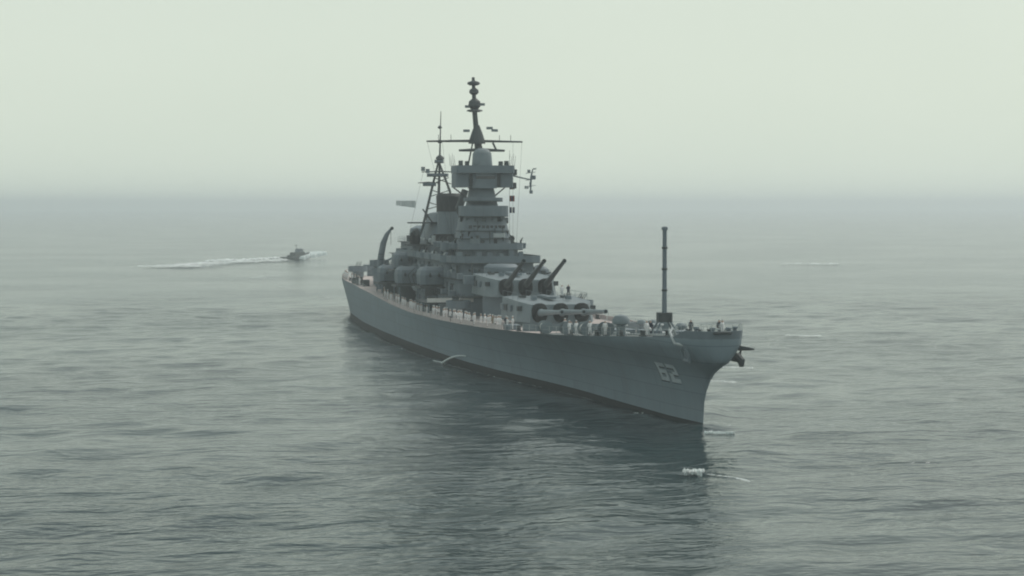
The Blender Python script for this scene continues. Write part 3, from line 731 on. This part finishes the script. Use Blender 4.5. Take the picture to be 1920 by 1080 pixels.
for sg in (1, -1):
    for x, y, z, k_ in ((122.5, 8.9, 10.9, 1.12), (146, 9.4, 10.2, 1), (168, 9.4, 9.8, 1), (160, 7.9, 12.55, .95)):
        mount(x, sg*y, z, k_)
        part(MB().box(x-4.2, x+4.2, min(sg*6.0, sg*(y+2.6)), max(sg*6.0, sg*(y+2.6)), z-.38, z-.06, bev=1.4), 'mount_platform', M['dark'])
        if z < 12:
            for e in (-3.3, 3.3): part(MB().tube((x+e, sg*(y+2.0), D(x)), (x+e, sg*(y+2.0), z-.4), .13, n=6), 'platform_pillar', M['grey'])
            part(MB().lathe(x, sg*y, [(1.6, D(x)), (1.6, z-.39)], 14), 'mount_shadow_trunk', M['dark'])  # trunk coloured dark to carry the shadow under the mount
# broad side platforms at the front of the first deckhouse, with pale canvas screens across their front
for sg in (1, -1):
    part(MB().box(104.2, 117, min(sg*3.4, sg*13.0), max(sg*3.4, sg*13.0), 8.72, 8.9, bev=.05), 'side_platform', M['dark'])
    for y0, y1 in ((8.9, 13.0), (3.9, 7.8)):
        o = part(MB().box(104.02, 104.14, min(sg*y0, sg*y1), max(sg*y0, sg*y1), 8.95, 9.62), 'canvas_screen', M['canvas'])
        b = MB()
        for k in range(4): yy = sg*(y0+.1+k*(y1-y0-.2)/3); b.tube((104.24, yy, 8.9), (104.24, yy, 9.95), .05, n=5)
        b.tube((104.24, sg*y0, 9.93), (104.24, sg*y1, 9.93), .04, n=5); part(b, 'screen_frame', M['grey'], parent=o)
    for x in (105, 110, 116): part(MB().tube((x, sg*12.6, D(x)), (x, sg*12.6, 8.73), .12, n=6), 'platform_pillar', M['grey'])
    for x, y, h_ in ((197, 11.5, 1.5), (200, 11.9, 1.2), (193, 11.9, 1.7), (188, 11.2, 1.3), (222, 8.5, 1.2)): part(MB().box(x-1, x+1, sg*y-.6, sg*y+.6, D(x), D(x)+h_, bev=.2), 'deck_locker', M['dark'])
# anti-aircraft gun tubs
def tub(x, y, z, r, ped, guns=True):
    root = empty('gun_tub', (x, y, z-ped)); root.parent = ship; root.location = ORG[root]-ORG[ship]
    part(MB().lathe(x, y, [(r*.62, z-ped), (r*.62, z-.3), (r, z-.2), (r, z)], 18), 'pedestal', M['grey'], False, root)
    rings = []
    for j in range(19):
        t = 2*math.pi*j/18; c, s = math.cos(t), math.sin(t)
        rings.append([(x+r*c, y+r*s, z), (x+r*c, y+r*s, z+1.05), (x+(r-.1)*c, y+(r-.1)*s, z+1.05), (x+(r-.1)*c, y+(r-.1)*s, z)])
    part(MB().loft(rings, caps=False), 'tub_shield', M['grey'], False, root)
    if guns:
        b = MB(); b.box(x-.7, x+.7, y-.8, y+.8, z, z+1.1, bev=.2)
        for dy in (-.5, -.2, .2, .5): b.tube((x-.5, y+dy, z+1.0), (x-2.8, y+dy, z+2.2), .07, .05, 5)
        part(b, 'gun_mount', M['dark'], False, root)
for x, y, z, r, ped in ((84.5, -7.4, 9.0, 2.2, 2.2), (99.5, 8.7, 8.4, 2.0, 1.7), (99.5, -8.7, 8.4, 2.0, 1.7), (118, 6.6, 15.2, 1.8, 2.7), (180, 9.2, 11, 2.1, 2.6), (180, -9.2, 11, 2.1, 2.6), (240, 5.9, 9.6, 2.2, 1.7), (240, -5.9, 9.6, 2.2, 1.7), (256, 0, 9.4, 2.4, 1.8), (190, 8.2, 12.4, 2.0, 4.0)):
    tub(x, y, z, r, ped)
# aft superstructure and after director
house('after_deckhouse', 176, 194, 5.2, 15.15-2.6, 14.8, nose=2)
part(MB().loft([[(x, y, z) for x, y in oval(184, 0, r, r)] for z, r in ((14.9, 2.6), (18.6, 2.1), (18.7, 2.8), (20.0, 2.6), (20.6, 1.4))]), 'after_director', M['grey'], True)
# intakes, lockers and clutter on the deckhouse edges
for (xa, za, hy) in ((109, 9.75, 7.9), (107, 12.55, 7.0)):
    for sg in (1, -1):
        for k in range(9):
            x = xa+k*7.3+rnd.random()*2; s1, s2, s3 = .6+rnd.random(), .3+rnd.random()*.3, .8+rnd.random()*.8
            part(MB().box(x-s1, x+s1, sg*hy-s2, sg*hy+s2, za, za+s3, bev=.12), 'deck_locker', M[rnd.choice(['grey', 'pale', 'dark', 'grey'])])
# pinkish weather canvas laced to the starboard and port rails
for sg in (1, -1):
    for x0, x1 in [(58+k*7.2, 64.6+k*7.2) for k in range(12)]+[(214+k*7.2, 220.4+k*7.2) for k in range(6)]:
        b = MB(); n = 4; vs = []; fs = []
        for i in range(n+1):
            x = x0+(x1-x0)*i/n; y = sg*(bd(x)-.13); z = zdeck(x)+.06; zt = z+.62+.05*math.sin(i*2+x0)
            vs += [(x, y, z), (x, y, zt), (x, y-sg*.04, zt), (x, y-sg*.04, z)]
        for i in range(n):
            for j in range(4): a = i*4+j; q = i*4+(j+1) % 4; fs.append((a, a+4, q+4, q))
        b.add(vs, fs); part(b, 'rail_canvas', M['deckcanvas'])
tw = random.Random(5)
for k in range(34):
    z = tw.uniform(17.6, 22.2); y = tw.uniform(-4.4, 4.4); rr_ = 5.0-(z-17)*.14; ry_ = 4.9-(z-17)*.17
    cx = TX-rr_*math.sqrt(max(0, 1-min(1, abs(y)/ry_)**2.6))+.05
    if 20.5 < z < 21.5: continue
    if k % 3 == 0: part(MB().box(cx-.35, cx+.5, y-.35, y+.35, z, z+.5, bev=.08), 'tower_locker', M[tw.choice(['dark', 'pale', 'grey'])])
    elif k % 3 == 1: part(MB().tube((cx-.12, y, z), (cx-.12, y, min(22.4, z+2.2)), .08, n=6), 'tower_pipe', M[tw.choice(['dark', 'pale'])])
    else: part(MB().box(cx-.16, cx+.3, y-.28, y+.28, z, z+1.0), 'tower_recess_shade', M['canvas_black'])  # raised black block, a recess's shade put in as colour
for z, rx_, ry_ in ((18.9, 5.15, 4.85), (20.2, 4.95, 4.6)):
    part(MB().plan(oval(TX+.1, 0, rx_, ry_), z, z+.14), 'tower_ledge', M['dark'], parent=tower)
for y in (-4.6, -3.0, -1.2, .8, 2.6, 4.4, 5.8):
    part(MB().box(112.8+abs(y)*.12, 113.6+abs(y)*.12, y-.45, y+.45, 15.2, 16.3+tw.random()*.9, bev=.12), 'bridge_wing_locker', M[tw.choice(['dark', 'grey', 'pale'])])
for x, y, z in ((118.5, 5.7, 17.3), (118.5, -5.7, 17.3), (131, 5.6, 17.3), (136, 5.4, 17.3), (132, 7.0, 15.2), (140, 7.1, 15.2), (148, 6.9, 15.2)):
    part(MB().lathe(x, y, [(.9, z), (1.05, z+.9), (.95, z+.95), (.8, z+.2)], 12), 'light_gun_tub', M['grey'], True)
    part(MB().path([(x, y, z+.3), (x-.3, y, z+1.3), (x-1.9, y, z+1.9)], [.22, .16, .05], 6), 'light_gun', M['dark'])
for x in (129, 133.5, 138): part(MB().path([(x, 9.9, 9.8), (x, 10.6, 12.2), (x, 9.4, 13.4)], [.1, .1, .07], 6), 'boat_davit', M['dark'], True)
for x0_ in (130.2,): part(MB().loft([[(x0_+u*8, 9.3+sy_*w_b, 10.2+zz_) for sy_, zz_ in ((-1, 0), (-.6, -.7), (.6, -.7), (1, 0))] for u, w_b in ((0, .3), (.2, .95), (.8, .95), (1, .1))]), 'stowed_boat', M['pale'], True)
# small fittings that crowd every level: lockers, vents, lights, whip aerials, rails, doors
def level_rail(pts, z, name='level_rail'):
    b = MB(); P_ = []
    for (xa, ya), (xb, yb) in zip(pts, pts[1:]+pts[:1]):
        n = max(1, int(math.hypot(xb-xa, yb-ya)/1.8))
        P_ += [(xa+(xb-xa)*i/n, ya+(yb-ya)*i/n) for i in range(n)]
    for (xa, ya), (xb, yb) in zip(P_, P_[1:]+P_[:1]):
        b.tube((xa, ya, z), (xa, ya, z+1.0), .03, n=4)
        for h_ in (.5, 1.0): b.tube((xa, ya, z+h_), (xb, yb, z+h_), .022, n=3)
    part(b, name, M['grey'])['kind'] = 'stuff'
level_rail(off1(.6), 9.72); level_rail(off2(.5), 12.52); level_rail(off5(.5), 17.5)
cl = random.Random(21)
for z, x0, x1, hy in ((9.75, 110, 190, 7.7), (12.55, 112, 180, 6.9), (15.2, 114, 168, 6.6), (17.3, 141, 178, 5.0), (15.2, 116, 170, -6.6), (9.75, 110, 190, -7.7)):
    for k in range(16):
        x = cl.uniform(x0, x1); y = hy-math.copysign(cl.uniform(0, .8), hy); t = cl.random(); m = M[cl.choice(['grey', 'dark', 'grey', 'pale', 'light'])]
        if t < .3: part(MB().lathe(x, y, [(.25, z), (.22, z+.8), (.45, z+.95), (.4, z+1.25), (.05, z+1.4)], 10), 'vent_cowl', m, True)
        elif t < .55: part(MB().box(x-.5, x+.5, y-.3, y+.3, z, z+cl.uniform(.7, 1.9), bev=.08), 'ready_locker', m)
        elif t < .75: part(MB().path([(x, y, z), (x, y, z+1.6), (x-.5, y, z+1.9)], [.06, .06, .16], 6), 'lamp_post', M['dark'])
        elif t < .88: part(MB().tube((x-1.1, y, z+.9), (x+1.1, y, z+.9), .42, n=10), 'liferaft_canister', M['light'], True)
        else: part(MB().tube((x, y, z), (x, y+.3, z+cl.uniform(3, 5.5)), .05, .02, 5), 'whip_aerial', M['dark'])
for x in np.arange(112, 186, 4.6):
    for z, hy in ((7.6, 8.2), (10.7, 7.4), (13.5, 6.6)):
        if x > 170 and z > 13: continue
        for sg in (1, -1):
            if cl.random() < .55: part(MB().tube((x, sg*(hy-.04), z+.6), (x, sg*(hy+.05), z+.6), .24, n=10), 'porthole', M['glass'])
            else: part(MB().box(x-.4, x+.4, sg*hy-.05, sg*hy+.05, z-.6, z+1.1), 'deck_door', M['dark'])
for y, z0, z1, r, m in ((4.6, 6.9, 15.0, .16, 'dark'), (3.7, 9.8, 12.4, .14, 'pale'), (-3.2, 9.8, 15.0, .2, 'dark'), (6.1, 9.8, 12.3, .18, 'pale')):
    part(MB().tube((105.5 if z0 < 9 else 109.0, y, z0), (109.3, y, z1), r, n=8), 'wall_pipe', M[m], True)
for z, r_ in ((18.6, 4.75), (20.0, 4.5)):
    for k in range(7):
        a = math.pi*(.62+.11*k+.02); cx, cy = TX+5.0*math.cos(a)*.93, r_*math.sin(a)
        if k in (0, 2, 5): part(MB().tube((cx-.12, cy, z), (cx+.12, cy, z), .24, n=10), 'porthole', M['glass'], parent=tower)
part(MB().box(117.8, 118.5, -2.9, -.9, 19.2, 19.9, bev=.15), 'signal_lamp_box', M['light'])
part(MB().box(117.2, 118.2, 1.5, 3.2, 17.3, 19.0, bev=.3), 'chart_shelter', M['pale'])
part(MB().tube((117.7, .9, 21.9), (117.7, .9, 22.6), .35, n=10), 'alidade', M['dark'])
for sg in (1, -1):
    part(MB().path([(125.5, sg*2.3, 26), (126, sg*4.6, 27.8)], [.16, .12], 6), 'director_strut', M['dark'])
    for k in range(4): part(MB().tube((121+k*1.5, sg*5.2, 31.5), (121+k*1.5, sg*5.4, 33.2+.4*(k % 2)), .05, .02, 5), 'whip_aerial', M['dark'])
for y in (-3.9, -2.9, 3.0, 4.1): part(MB().box(121, 122.2, y-.3, y+.3, 31.5, 32.0+abs(y)*.08, bev=.1), 'roof_fitting', M['dark'])
# vertical ducts on the front wall
part(MB().box(108.6, 109.6, 1.2, 1.9, 12.6, 15.1), 'front_duct', M['pale'])
for sg in (1, -1):
    part(MB().path([(112.5, sg*6.7, 9.8), (112.5, sg*6.75, 13.4), (112.8, sg*5.4, 15.9)], [.3, .3, .25], 8), 'ventilation_trunk', M['grey'], True)
# boat crane aft on the starboard side
cr_ = empty('boat_crane', (178, 9.6, 7.9)); cr_.parent = ship; cr_.location = ORG[cr_]-ORG[ship]
def crane_line():
    return [(178, 9.8, 7.9), (178, 9.75, 11.5), (178, 9.6, 14.6), (178, 9.1, 17.2), (178, 8.4, 18.9), (178, 7.5, 20.1)]
part(MB().path(crane_line()[:3], [.75, .72, .66], 10), 'kingpost', M['grey'], True, cr_)
part(MB().path(crane_line()[2:], [.66, .6, .45, .2], 10), 'jib', M['grey'], True, cr_)
part(MB().tube((178, 7.6, 20.0), (178, 7.6, 16.8), .05, n=5), 'hoist_cable', M['dark'], False, cr_)
part(MB().tube((177.7, 7.4, 20.1), (178.3, 7.4, 20.1), .35, n=12), 'sheave', M['dark'], False, cr_)
part(MB().tube((178, 10.4, 9.0), (178, 8.1, 19.6), .05, n=5), 'topping_cable', M['dark'], False, cr_)
for k in range(7): part(MB().box(177.2, 177.35, 9.2, 10.1, 8.6+k*1.05, 8.72+k*1.05), 'ladder_rung', M['dark'], False, cr_)
# small stern crane, centre line
sc_ = empty('stern_crane', (258, -2.5, 7.6)); sc_.parent = ship; sc_.location = ORG[sc_]-ORG[ship]
part(MB().tube((258, -2.5, 7.6), (258, -2.5, 10.8), .45, .35, 10), 'crane_post', M['grey'], True, sc_)
part(MB().path([(258, -2.5, 10.8), (256, -5.5, 12.5), (254, -8, 12.2)], [.3, .25, .12], 8), 'crane_arm', M['grey'], True, sc_)

# ---- guard rails
for sg in (1, -1):
    b = MB(); xs = list(np.arange(10, 264, 2.6))
    for x in xs:
        y = sg*(bd(x)-.15); z = zdeck(x); b.tube((x, y, z), (x, y, z+1.05), .035, n=4)
    for hgt in (.55, 1.05):
        for i in range(len(xs)-1):
            a, c = xs[i], xs[i+1]; b.tube((a, sg*(bd(a)-.15), zdeck(a)+hgt), (c, sg*(bd(c)-.15), zdeck(c)+hgt), .022, n=3)
    o = part(b, 'guard_rail', M['light']); o['kind'] = 'stuff'
b = MB(); q = [(x, y*.99, bul_top(x)) for x, y in loop]
for p0, p1 in zip(q, q[1:]):
    b.tube(p0, (p0[0], p0[1], p0[2]+.75), .035, n=4); b.tube((p0[0], p0[1], p0[2]+.75), (p1[0], p1[1], p1[2]+.75), .028, n=3)
part(b, 'bow_rail', M['light'])['kind'] = 'stuff'
# rigging wires
b = MB()
for a, c in (((MX-.3, 9.2, 35.7), (122, 5.4, 18)), ((MX-.3, -7.6, 35.7), (124, -6.2, 18)), ((MX-.3, 6.5, 35.7), (124, 5, 18)), ((MX-.3, -6.0, 35.7), (124, -5.6, 18)), ((AX, 3.6, 31), (168, 6.5, 15))):
    b.tube(a, c, .022, n=4)
part(b, 'rigging_wire', M['dark'])['kind'] = 'stuff'

# ------------------------------------------------------------------ things carried by the ship
# signal flags hanging from the port halyard
for k, (z, c1, c2, lab) in enumerate(((28.0, 'flagblue', 'flagyel', 'topmost dark signal flag on the halyard below the wide director box'),
                                  (25.9, 'flagred', 'flagblue', 'middle dark signal flag on the halyard beside the tower'),
                                  (23.9, 'flagblue', 'canvas', 'lowest dark signal flag on the halyard beside the tower'))):
    b = MB(); n = 6
    for i in range(n):
        y0, y1 = -5.0-i*.15, -5.0-(i+1)*.15; d0, d1 = .1*math.sin(i*1.2+k), .1*math.sin((i+1)*1.2+k)
        b.add([(124+d0, y0, z-.55), (124+d1, y1, z-.55), (124+d1, y1, z+.45), (124+d0, y0, z+.45), (124.02+d0, y0, z-.55), (124.02+d1, y1, z-.55), (124.02+d1, y1, z+.45), (124.02+d0, y0, z+.45)],
              [(0, 1, 2, 3), (7, 6, 5, 4), (3, 2, 6, 7), (0, 4, 5, 1)], 0 if i not in (2, 3) else 1)
    o = b.build('signal_flag', [M[c1], M[c2]]); tag(o, lab, 'flag', 'signal flags on the port halyard')
part(MB().tube((124, -4.98, 17), (124, -4.98, 34.2), .03, n=4), 'flag_halyard', M['dark'])
# pale flag streaming from the aft mast
b = MB(); n = 10
for i in range(n):
    y0, y1 = 4.9+i*.38, 4.9+(i+1)*.38; f = lambda q: .25*math.sin(q*1.3)
    b.add([(164+f(i), y0, 24.2+.05*i), (164+f(i+1), y1, 24.2+.05*(i+1)), (164+f(i+1), y1, 25.6), (164+f(i), y0, 25.6), (164.03+f(i), y0, 24.2+.05*i), (164.03+f(i+1), y1, 24.2+.05*(i+1)), (164.03+f(i+1), y1, 25.6), (164.03+f(i), y0, 25.6)],
          [(0, 1, 2, 3), (7, 6, 5, 4), (3, 2, 6, 7), (0, 4, 5, 1)], 0)
tag(b.build('flag', [M['white']]), 'small faded pale flag streaming out beside the aft mast', 'flag')

# crew: one continuous body each, three poses
def person_mesh(pose):
    P_ = {'pel': (0, 0, .95), 'wst': (0, 0, 1.1), 'chs': (0, 0, 1.33), 'nck': (0, 0, 1.5), 'hd0': (0, 0, 1.58), 'hd1': (-.01, 0, 1.70)}
    E_ = [('pel', 'wst'), ('wst', 'chs'), ('chs', 'nck'), ('nck', 'hd0'), ('hd0', 'hd1')]
    rr = {'pel': .155, 'wst': .14, 'chs': .16, 'nck': .06, 'hd0': .085, 'hd1': .095}
    for s, sg in (('l', 1), ('r', -1)):
        st = .17 if pose == 'ease' else .10; fw = (.16*sg if pose == 'walk' else 0)
        P_.update({'hp'+s: (0, sg*.09, .9), 'kn'+s: (-fw*.6-.02, sg*(st+.09)/2, .5), 'an'+s: (-fw, sg*st, .09), 'to'+s: (-fw-.16, sg*(st+.02), .04)})
        rr.update({'hp'+s: .10, 'kn'+s: .068, 'an'+s: .045, 'to'+s: .035})
        E_ += [('pel', 'hp'+s), ('hp'+s, 'kn'+s), ('kn'+s, 'an'+s), ('an'+s, 'to'+s)]
        if pose == 'salute' and sg < 0: el, ha = (-.12, sg*.42, 1.33), (-.12, sg*.15, 1.66)
        elif pose == 'ease': el, ha = (.12, sg*.27, 1.15), (.15, sg*.06, 1.0)
        else: el, ha = (.02-fw*.5, sg*.26, 1.15), (-.06+fw, sg*.27, .86)
        P_.update({'sh'+s: (0, sg*.18, 1.43), 'el'+s: el, 'ha'+s: ha}); rr.update({'sh'+s: .07, 'el'+s: .048, 'ha'+s: .035})
        E_ += [('chs', 'sh'+s), ('sh'+s, 'el'+s), ('el'+s, 'ha'+s)]
    ks = list(P_); me = bpy.data.meshes.new('person')
    me.from_pydata([P_[k] for k in ks], [(ks.index(a), ks.index(c)) for a, c in E_], [])
    bm = bmesh.new(); bm.from_mesh(me); bm.verts.layers.skin.verify(); bm.to_mesh(me); bm.free()
    o = bpy.data.objects.new('body', me); COL.objects.link(o)
    o.modifiers.new('skin', 'SKIN')
    for i, k in enumerate(ks):
        me.skin_vertices[0].data[i].radius = (rr[k], rr[k]); me.skin_vertices[0].data[i].use_root = (k == 'pel')
    dg = bpy.context.evaluated_depsgraph_get(); dg.update()
    r = bpy.data.meshes.new_from_object(o.evaluated_get(dg)); bpy.data.objects.remove(o)
    return r
BODY = {}
for pose in ('stand', 'ease', 'walk', 'salute'):
    for cloth in ('cloth', 'navy', 'khaki'):
        if pose == 'salute' and cloth != 'cloth': continue
        me = person_mesh(pose); me.name = 'person'
        me.materials.clear(); me.materials.append(M[cloth]); me.materials.append(M['skin']); me.materials.append(M['black'])
        for p_ in me.polygons:
            z = p_.center.z; hand = (abs(p_.center.y) > .22 and z < .93)
            p_.material_index = 1 if (z > 1.5 or hand) else (2 if z < .10 else 0); p_.use_smooth = True
        BODY[pose, cloth] = me
def cap_mesh():
    o = MB().lathe(0, 0, [(.098, 1.735), (.102, 1.77), (.13, 1.80), (.11, 1.83), (.02, 1.84)], 10).build('cap', M['white'], None, origin=(0, 0, 0)); me = o.data
    bpy.data.objects.remove(o); return me
CAP = cap_mesh()
def person(x, y, z, rz, pose, cloth, label, group=None, s=1.0):
    o = bpy.data.objects.new('person', BODY[pose, cloth]); COL.objects.link(o)
    o.location = (x, y, z); o.rotation_euler = (0, 0, rz); o.scale = (s, s, s)
    c = bpy.data.objects.new('cap', CAP); COL.objects.link(c); c.parent = o
    return tag(o, label, 'person', group)
def beside(x): return ('next to the lower turret' if x < 84 else 'next to the upper turret' if x < 103 else 'below the pale canvas screens' if x < 120 else 'below the side gun mounts' if x < 175 else 'aft of the curved crane')
x = 56.0; k = 0
while x < 212:
    gap = rnd.choice([.7, .8, 1.0, 1.3, 2.4]) if x < 122 else rnd.choice([1.2, 2.2, 3.5, 5])
    x += gap
    if 158 < x < 190: continue
    cl = 'cloth' if rnd.random() < .9 else rnd.choice(['navy', 'khaki'])
    if cl == 'cloth': person(x, bd(x)-.75-rnd.random()*.5, zdeck(x)+.02, math.pi*-.5+rnd.uniform(-.4, .4), rnd.choice(['stand', 'ease', 'ease']), cl, f'sailor in white uniform standing at the main deck rail {beside(x)}', 'sailors in white along the main deck rail', rnd.uniform(.95, 1.05))
    else: person(x, bd(x)-1.4, zdeck(x)+.02, rnd.uniform(0, 6.28), rnd.choice(['walk', 'ease']), cl, f'sailor in {"dark navy" if cl=="navy" else "brown khaki"} uniform on the main deck {beside(x)}', f'sailors in {cl} on the main deck', 1)
for (x, y, pose, lab) in ((33, 7.0, 'salute', 'sailor in white saluting beside the covered cable reel on the foredeck'), (32.2, 6.3, 'stand', 'sailor in white standing close behind the saluting man on the foredeck'),
                          (27, 5.9, 'ease', 'sailor in white at ease in front of the pale cable reel on the foredeck'), (20.8, 5.6, 'stand', 'lone sailor in white beside the big ventilator head on the foredeck'),
                          (45, 4.6, 'walk', 'sailor in white walking below the muzzles of the lower turret'), (10.6, 3.4, 'stand', 'sailor in white just behind the end of the bow bulwark'),
                          (1.2, -2.6, 'ease', 'sailor in white looking over the bow bulwark near the port anchor')):
    person(x, y, zdeck(x)+.06, rnd.uniform(-.7, .7), pose, 'cloth', lab)
for (x, y) in ((3.5, -3.0), (13.8, 2.0), (16.8, -3.9)):
    person(x, y, zdeck(x)+.06, rnd.uniform(-1, 1), 'stand', 'navy', {3.5: 'sailor in dark uniform standing inside the bow bulwark', 13.8: 'sailor in dark uniform at the foot of the foredeck mast', 16.8: 'sailor in dark uniform by the rail on the far side of the foredeck mast'}[x])
person(78.5, -3.2, 10.92, 0, 'stand', 'cloth', 'sailor in white standing on the roof of the lower turret')
person(79.3, -4.4, 10.92, 0, 'ease', 'navy', 'sailor in dark uniform standing on the roof of the lower turret')
k = 0
for x in np.arange(222, 262, 2.1):
    person(x, bd(x)-.8, zdeck(x)+.02, -math.pi/2+rnd.uniform(-.3, .3), 'ease', 'cloth', 'sailor in white uniform standing at the stern rail', 'sailors in white at the stern rail')

# ------------------------------------------------------------------ patrol boat and its wake
def patrol_boat():
    r = empty('patrol_boat', (0, 0, 0), label='small dark patrol boat cutting across behind the battleship with white bow spray', cat='boat')
    st = [(0, 2.6, 1.5), (6, 3.0, 1.5), (14, 2.9, 1.8), (20, 1.9, 2.3), (23.5, .8, 2.8), (25, .04, 3.1)]
    rings = [[(x, -w2*.75, -.6), (x, w2*.75, -.6), (x, w2, h*.5), (x, w2*1.04, h), (x, -w2*1.04, h), (x, -w2, h*.5)] for x, w2, h in st]
    MB().loft(rings).build('hull', M['boat'], r, smooth=True)
    MB().box(7.5, 18.5, -2.1, 2.1, 1.6, 3.6, tx=.5, ty=.2, bev=.4).build('deckhouse', M['boat'], r)
    c = MB().box(12.5, 17, -1.7, 1.7, 3.6, 5.3, tx=.5, ty=.2, bev=.4).build('wheelhouse', M['grey'], r)
    for y in (-1.1, 0, 1.1): MB().box(16.75, 16.86, y-.42, y+.42, 4.3, 4.9).build('window', M['glass'], c)
    for x in (13.6, 15): MB().box(x-.5, x+.5, -1.72, -1.62, 4.3, 4.9).build('window', M['glass'], c)
    m_ = MB().tube((12.5, 0, 5.2), (12, 0, 8.4), .14, .07, 6).build('mast', M['dark'], r)
    MB().box(11.9, 12.3, -.9, .9, 7.0, 7.25).build('radar_bar', M['dark'], m_)
    MB().lathe(4.5, 0, [(1, 1.5), (1, 2.3), (.5, 2.5)], 10).build('gun_tub', M['boat'], r)
    r.location = (672, -18.8, .1); r.rotation_euler = (0, R(-2.5), math.atan2(-.72, .69)); r.scale = (.72, .85, .85); return r
pb = patrol_boat()
def foam_field(name, n, fn, size, seed, h=.12, label=None):
    """scatter of flat lumpy foam patches; fn(rng) -> x, y, z, scale"""
    rg = random.Random(seed); b = MB()
    for _ in range(n):
        x, y, z, s = fn(rg); m = rg.randint(5, 8); a0 = rg.random()*6; rx, ry = size*s*rg.uniform(.6, 1.5), size*s*rg.uniform(.35, .9); th = rg.random()*3
        ring = []
        for j in range(m):
            t = a0+2*math.pi*j/m; rr_ = rg.uniform(.7, 1.2); ux, uy = rx*rr_*math.cos(t), ry*rr_*math.sin(t)
            ring.append((x+ux*math.cos(th)-uy*math.sin(th), y+ux*math.sin(th)+uy*math.cos(th)))
        zl = z-.15
        b.loft([[(px_, py_, zl) for px_, py_ in ring], [(x+(px_-x)*.75, y+(py_-y)*.75, z+h*s) for px_, py_ in ring], [(x+(px_-x)*.25, y+(py_-y)*.25, z+h*s*1.5) for px_, py_ in ring]])
    o = b.build(name, M['foam'], None, smooth=False); tag(o, label=label, kind='stuff'); return o
def line_fn(pts, spread_, zf=lambda t: 0.05, sf=lambda t: 1):
    pts = [Vector(p) for p in pts]; L_ = [0]
    for a, c in zip(pts, pts[1:]): L_.append(L_[-1]+(c-a).length)
    def f(rg):
        t = rg.random(); d = t*L_[-1]; i = max(j for j in range(len(pts)-1) if L_[j] <= d+1e-9)
        p = pts[i].lerp(pts[i+1], (d-L_[i])/(L_[i+1]-L_[i])); g = rg.gauss(0, 1)*spread_(t)
        n_ = (pts[i+1]-pts[i]).normalized(); g += spread_(t)*1.1*math.sin(d*40/L_[-1]+3*math.sin(d*17/L_[-1])); p = p+n_*rg.gauss(0, .02*L_[-1])
        return p.x-n_.y*g, p.y+n_.x*g, zf(t)+abs(rg.gauss(0, .03)), sf(t)
    return f
foam_sheet('wake_foam', [(560, 52), (604, 21), (649, -8.8), (664, -15.5), (673, -19.5)], [30, 20, 14, 6, 3], M['foam_far'], .72, .25, .9, 1.2, 3)
foam_sheet('wake_foam', [(618, 22), (649, -2), (664, -13), (673, -18)], [7, 6, 4, 2], M['foam_far'], .88, .35, 1.6, .9, 5)
foam_field('bow_spray_foam', 500, line_fn([(678, -24.5), (684, -31), (690, -36)], lambda t: 1.8, lambda t: .3+1.9*t, lambda t: 1.2), .8, 8, h=.8)

# foam round the battleship
foam_field('bow_wave_foam', 260, line_fn([(.3, -.6), (1.5, -2.0), (1.4, -3.6)], lambda t: .3, lambda t: .05, lambda t: 1-.6*t), .10, 11, h=.06)
foam_field('bow_wave_foam', 220, line_fn([(-4.3, 1.2), (-4.9, -.2), (-4.6, -1.8)], lambda t: .25, lambda t: .05, lambda t: 1-.6*t), .09, 12, h=.05)
foam_field('bow_wave_foam', 120, line_fn([(.5, .9), (8, 2.2), (16, 3.4)], lambda t: .15+.3*t, lambda t: .02, lambda t: .8), .08, 25, h=.04)
foam_sheet('breaking_crest_foam', [(-35.2, 13.6), (-35.6, 12.6), (-35.9, 11.4)], [.5, .95, .5], M['foam_fine'], .95, .16, .55, .05, 7)
foam_field('breaking_crest_foam', 70, line_fn([(-35.3, 13.0), (-35.7, 12.4), (-36.0, 11.8)], lambda t: .3, lambda t: .10+.18*math.sin(.3+t*2.6), lambda t: .4+.6*math.sin(.2+t*2.6)), .06, 13, h=.2)
foam_sheet('breaking_crest_foam', [(-35.8, 12.2), (-36.6, 10.8), (-38.2, 9.9), (-41.8, 8.9)], [.35, .3, .35, .6], M['foam_fine'], .62, .12, .12, .08, 8)
for sd_, pts, wd in ((15, [(74, -25.5), (70.5, -31.2)], .9), (16, [(52, -17.3), (49.2, -21)], .7), (18, [(139, -60.5), (135.5, -67.5)], 1.4)):
    foam_sheet('breaking_crest_foam', pts, [wd*.8, wd*1.5], M['foam_fine'], .72, .12, .3, .12, sd_)
foam_sheet('breaking_crest_foam', [(557, -212), (552, -240)], [4, 9], M['foam_far'], .72, .2, .8, .6, 17)
# thin broken foam and disturbed water along the waterline and astern
for sg in (1, -1):
    pl = [(x, sg*(bw(max(0, x))+.35+.008*x)) for x in (-.5, 4, 10, 18, 30, 45, 65, 90, 120, 150, 190, 230, 258)]
    foam_sheet('waterline_foam', pl, [.25, .4, .5, .55, .6, .6, .7, .7, .7, .8, .9, 1.2, 1.6], M['foam_fine'], (.47 if sg > 0 else .7), .07, .06, .4, 30+sg)
foam_sheet('stern_wash_foam', [(262, 2), (300, 6), (380, 9), (480, 3), (600, -18)], [5, 9, 14, 18, 20], M['foam_far'], .42, .10, .1, 2, 40)
# cooling water pouring from the hull side
xd = 82
yd = hull_y(xd, 1.9)
b = MB(); pts = []
for i in range(9):
    t = i/8; pts.append((xd+9*t, yd+.1+2.0*t, 1.9-1.75*t*t))
b.path(pts, [.06, .07, .08, .1, .12, .14, .15, .16, .16], 8)
o = b.build('discharge_water', M['foam'], None, smooth=True); tag(o, kind='stuff')
foam_sheet('discharge_foam', [(90, yd+1.9), (94, yd+2.3), (99, yd+2.7)], [.4, .6, .4], M['foam_fine'], .8, .1, .15, .08, 21)
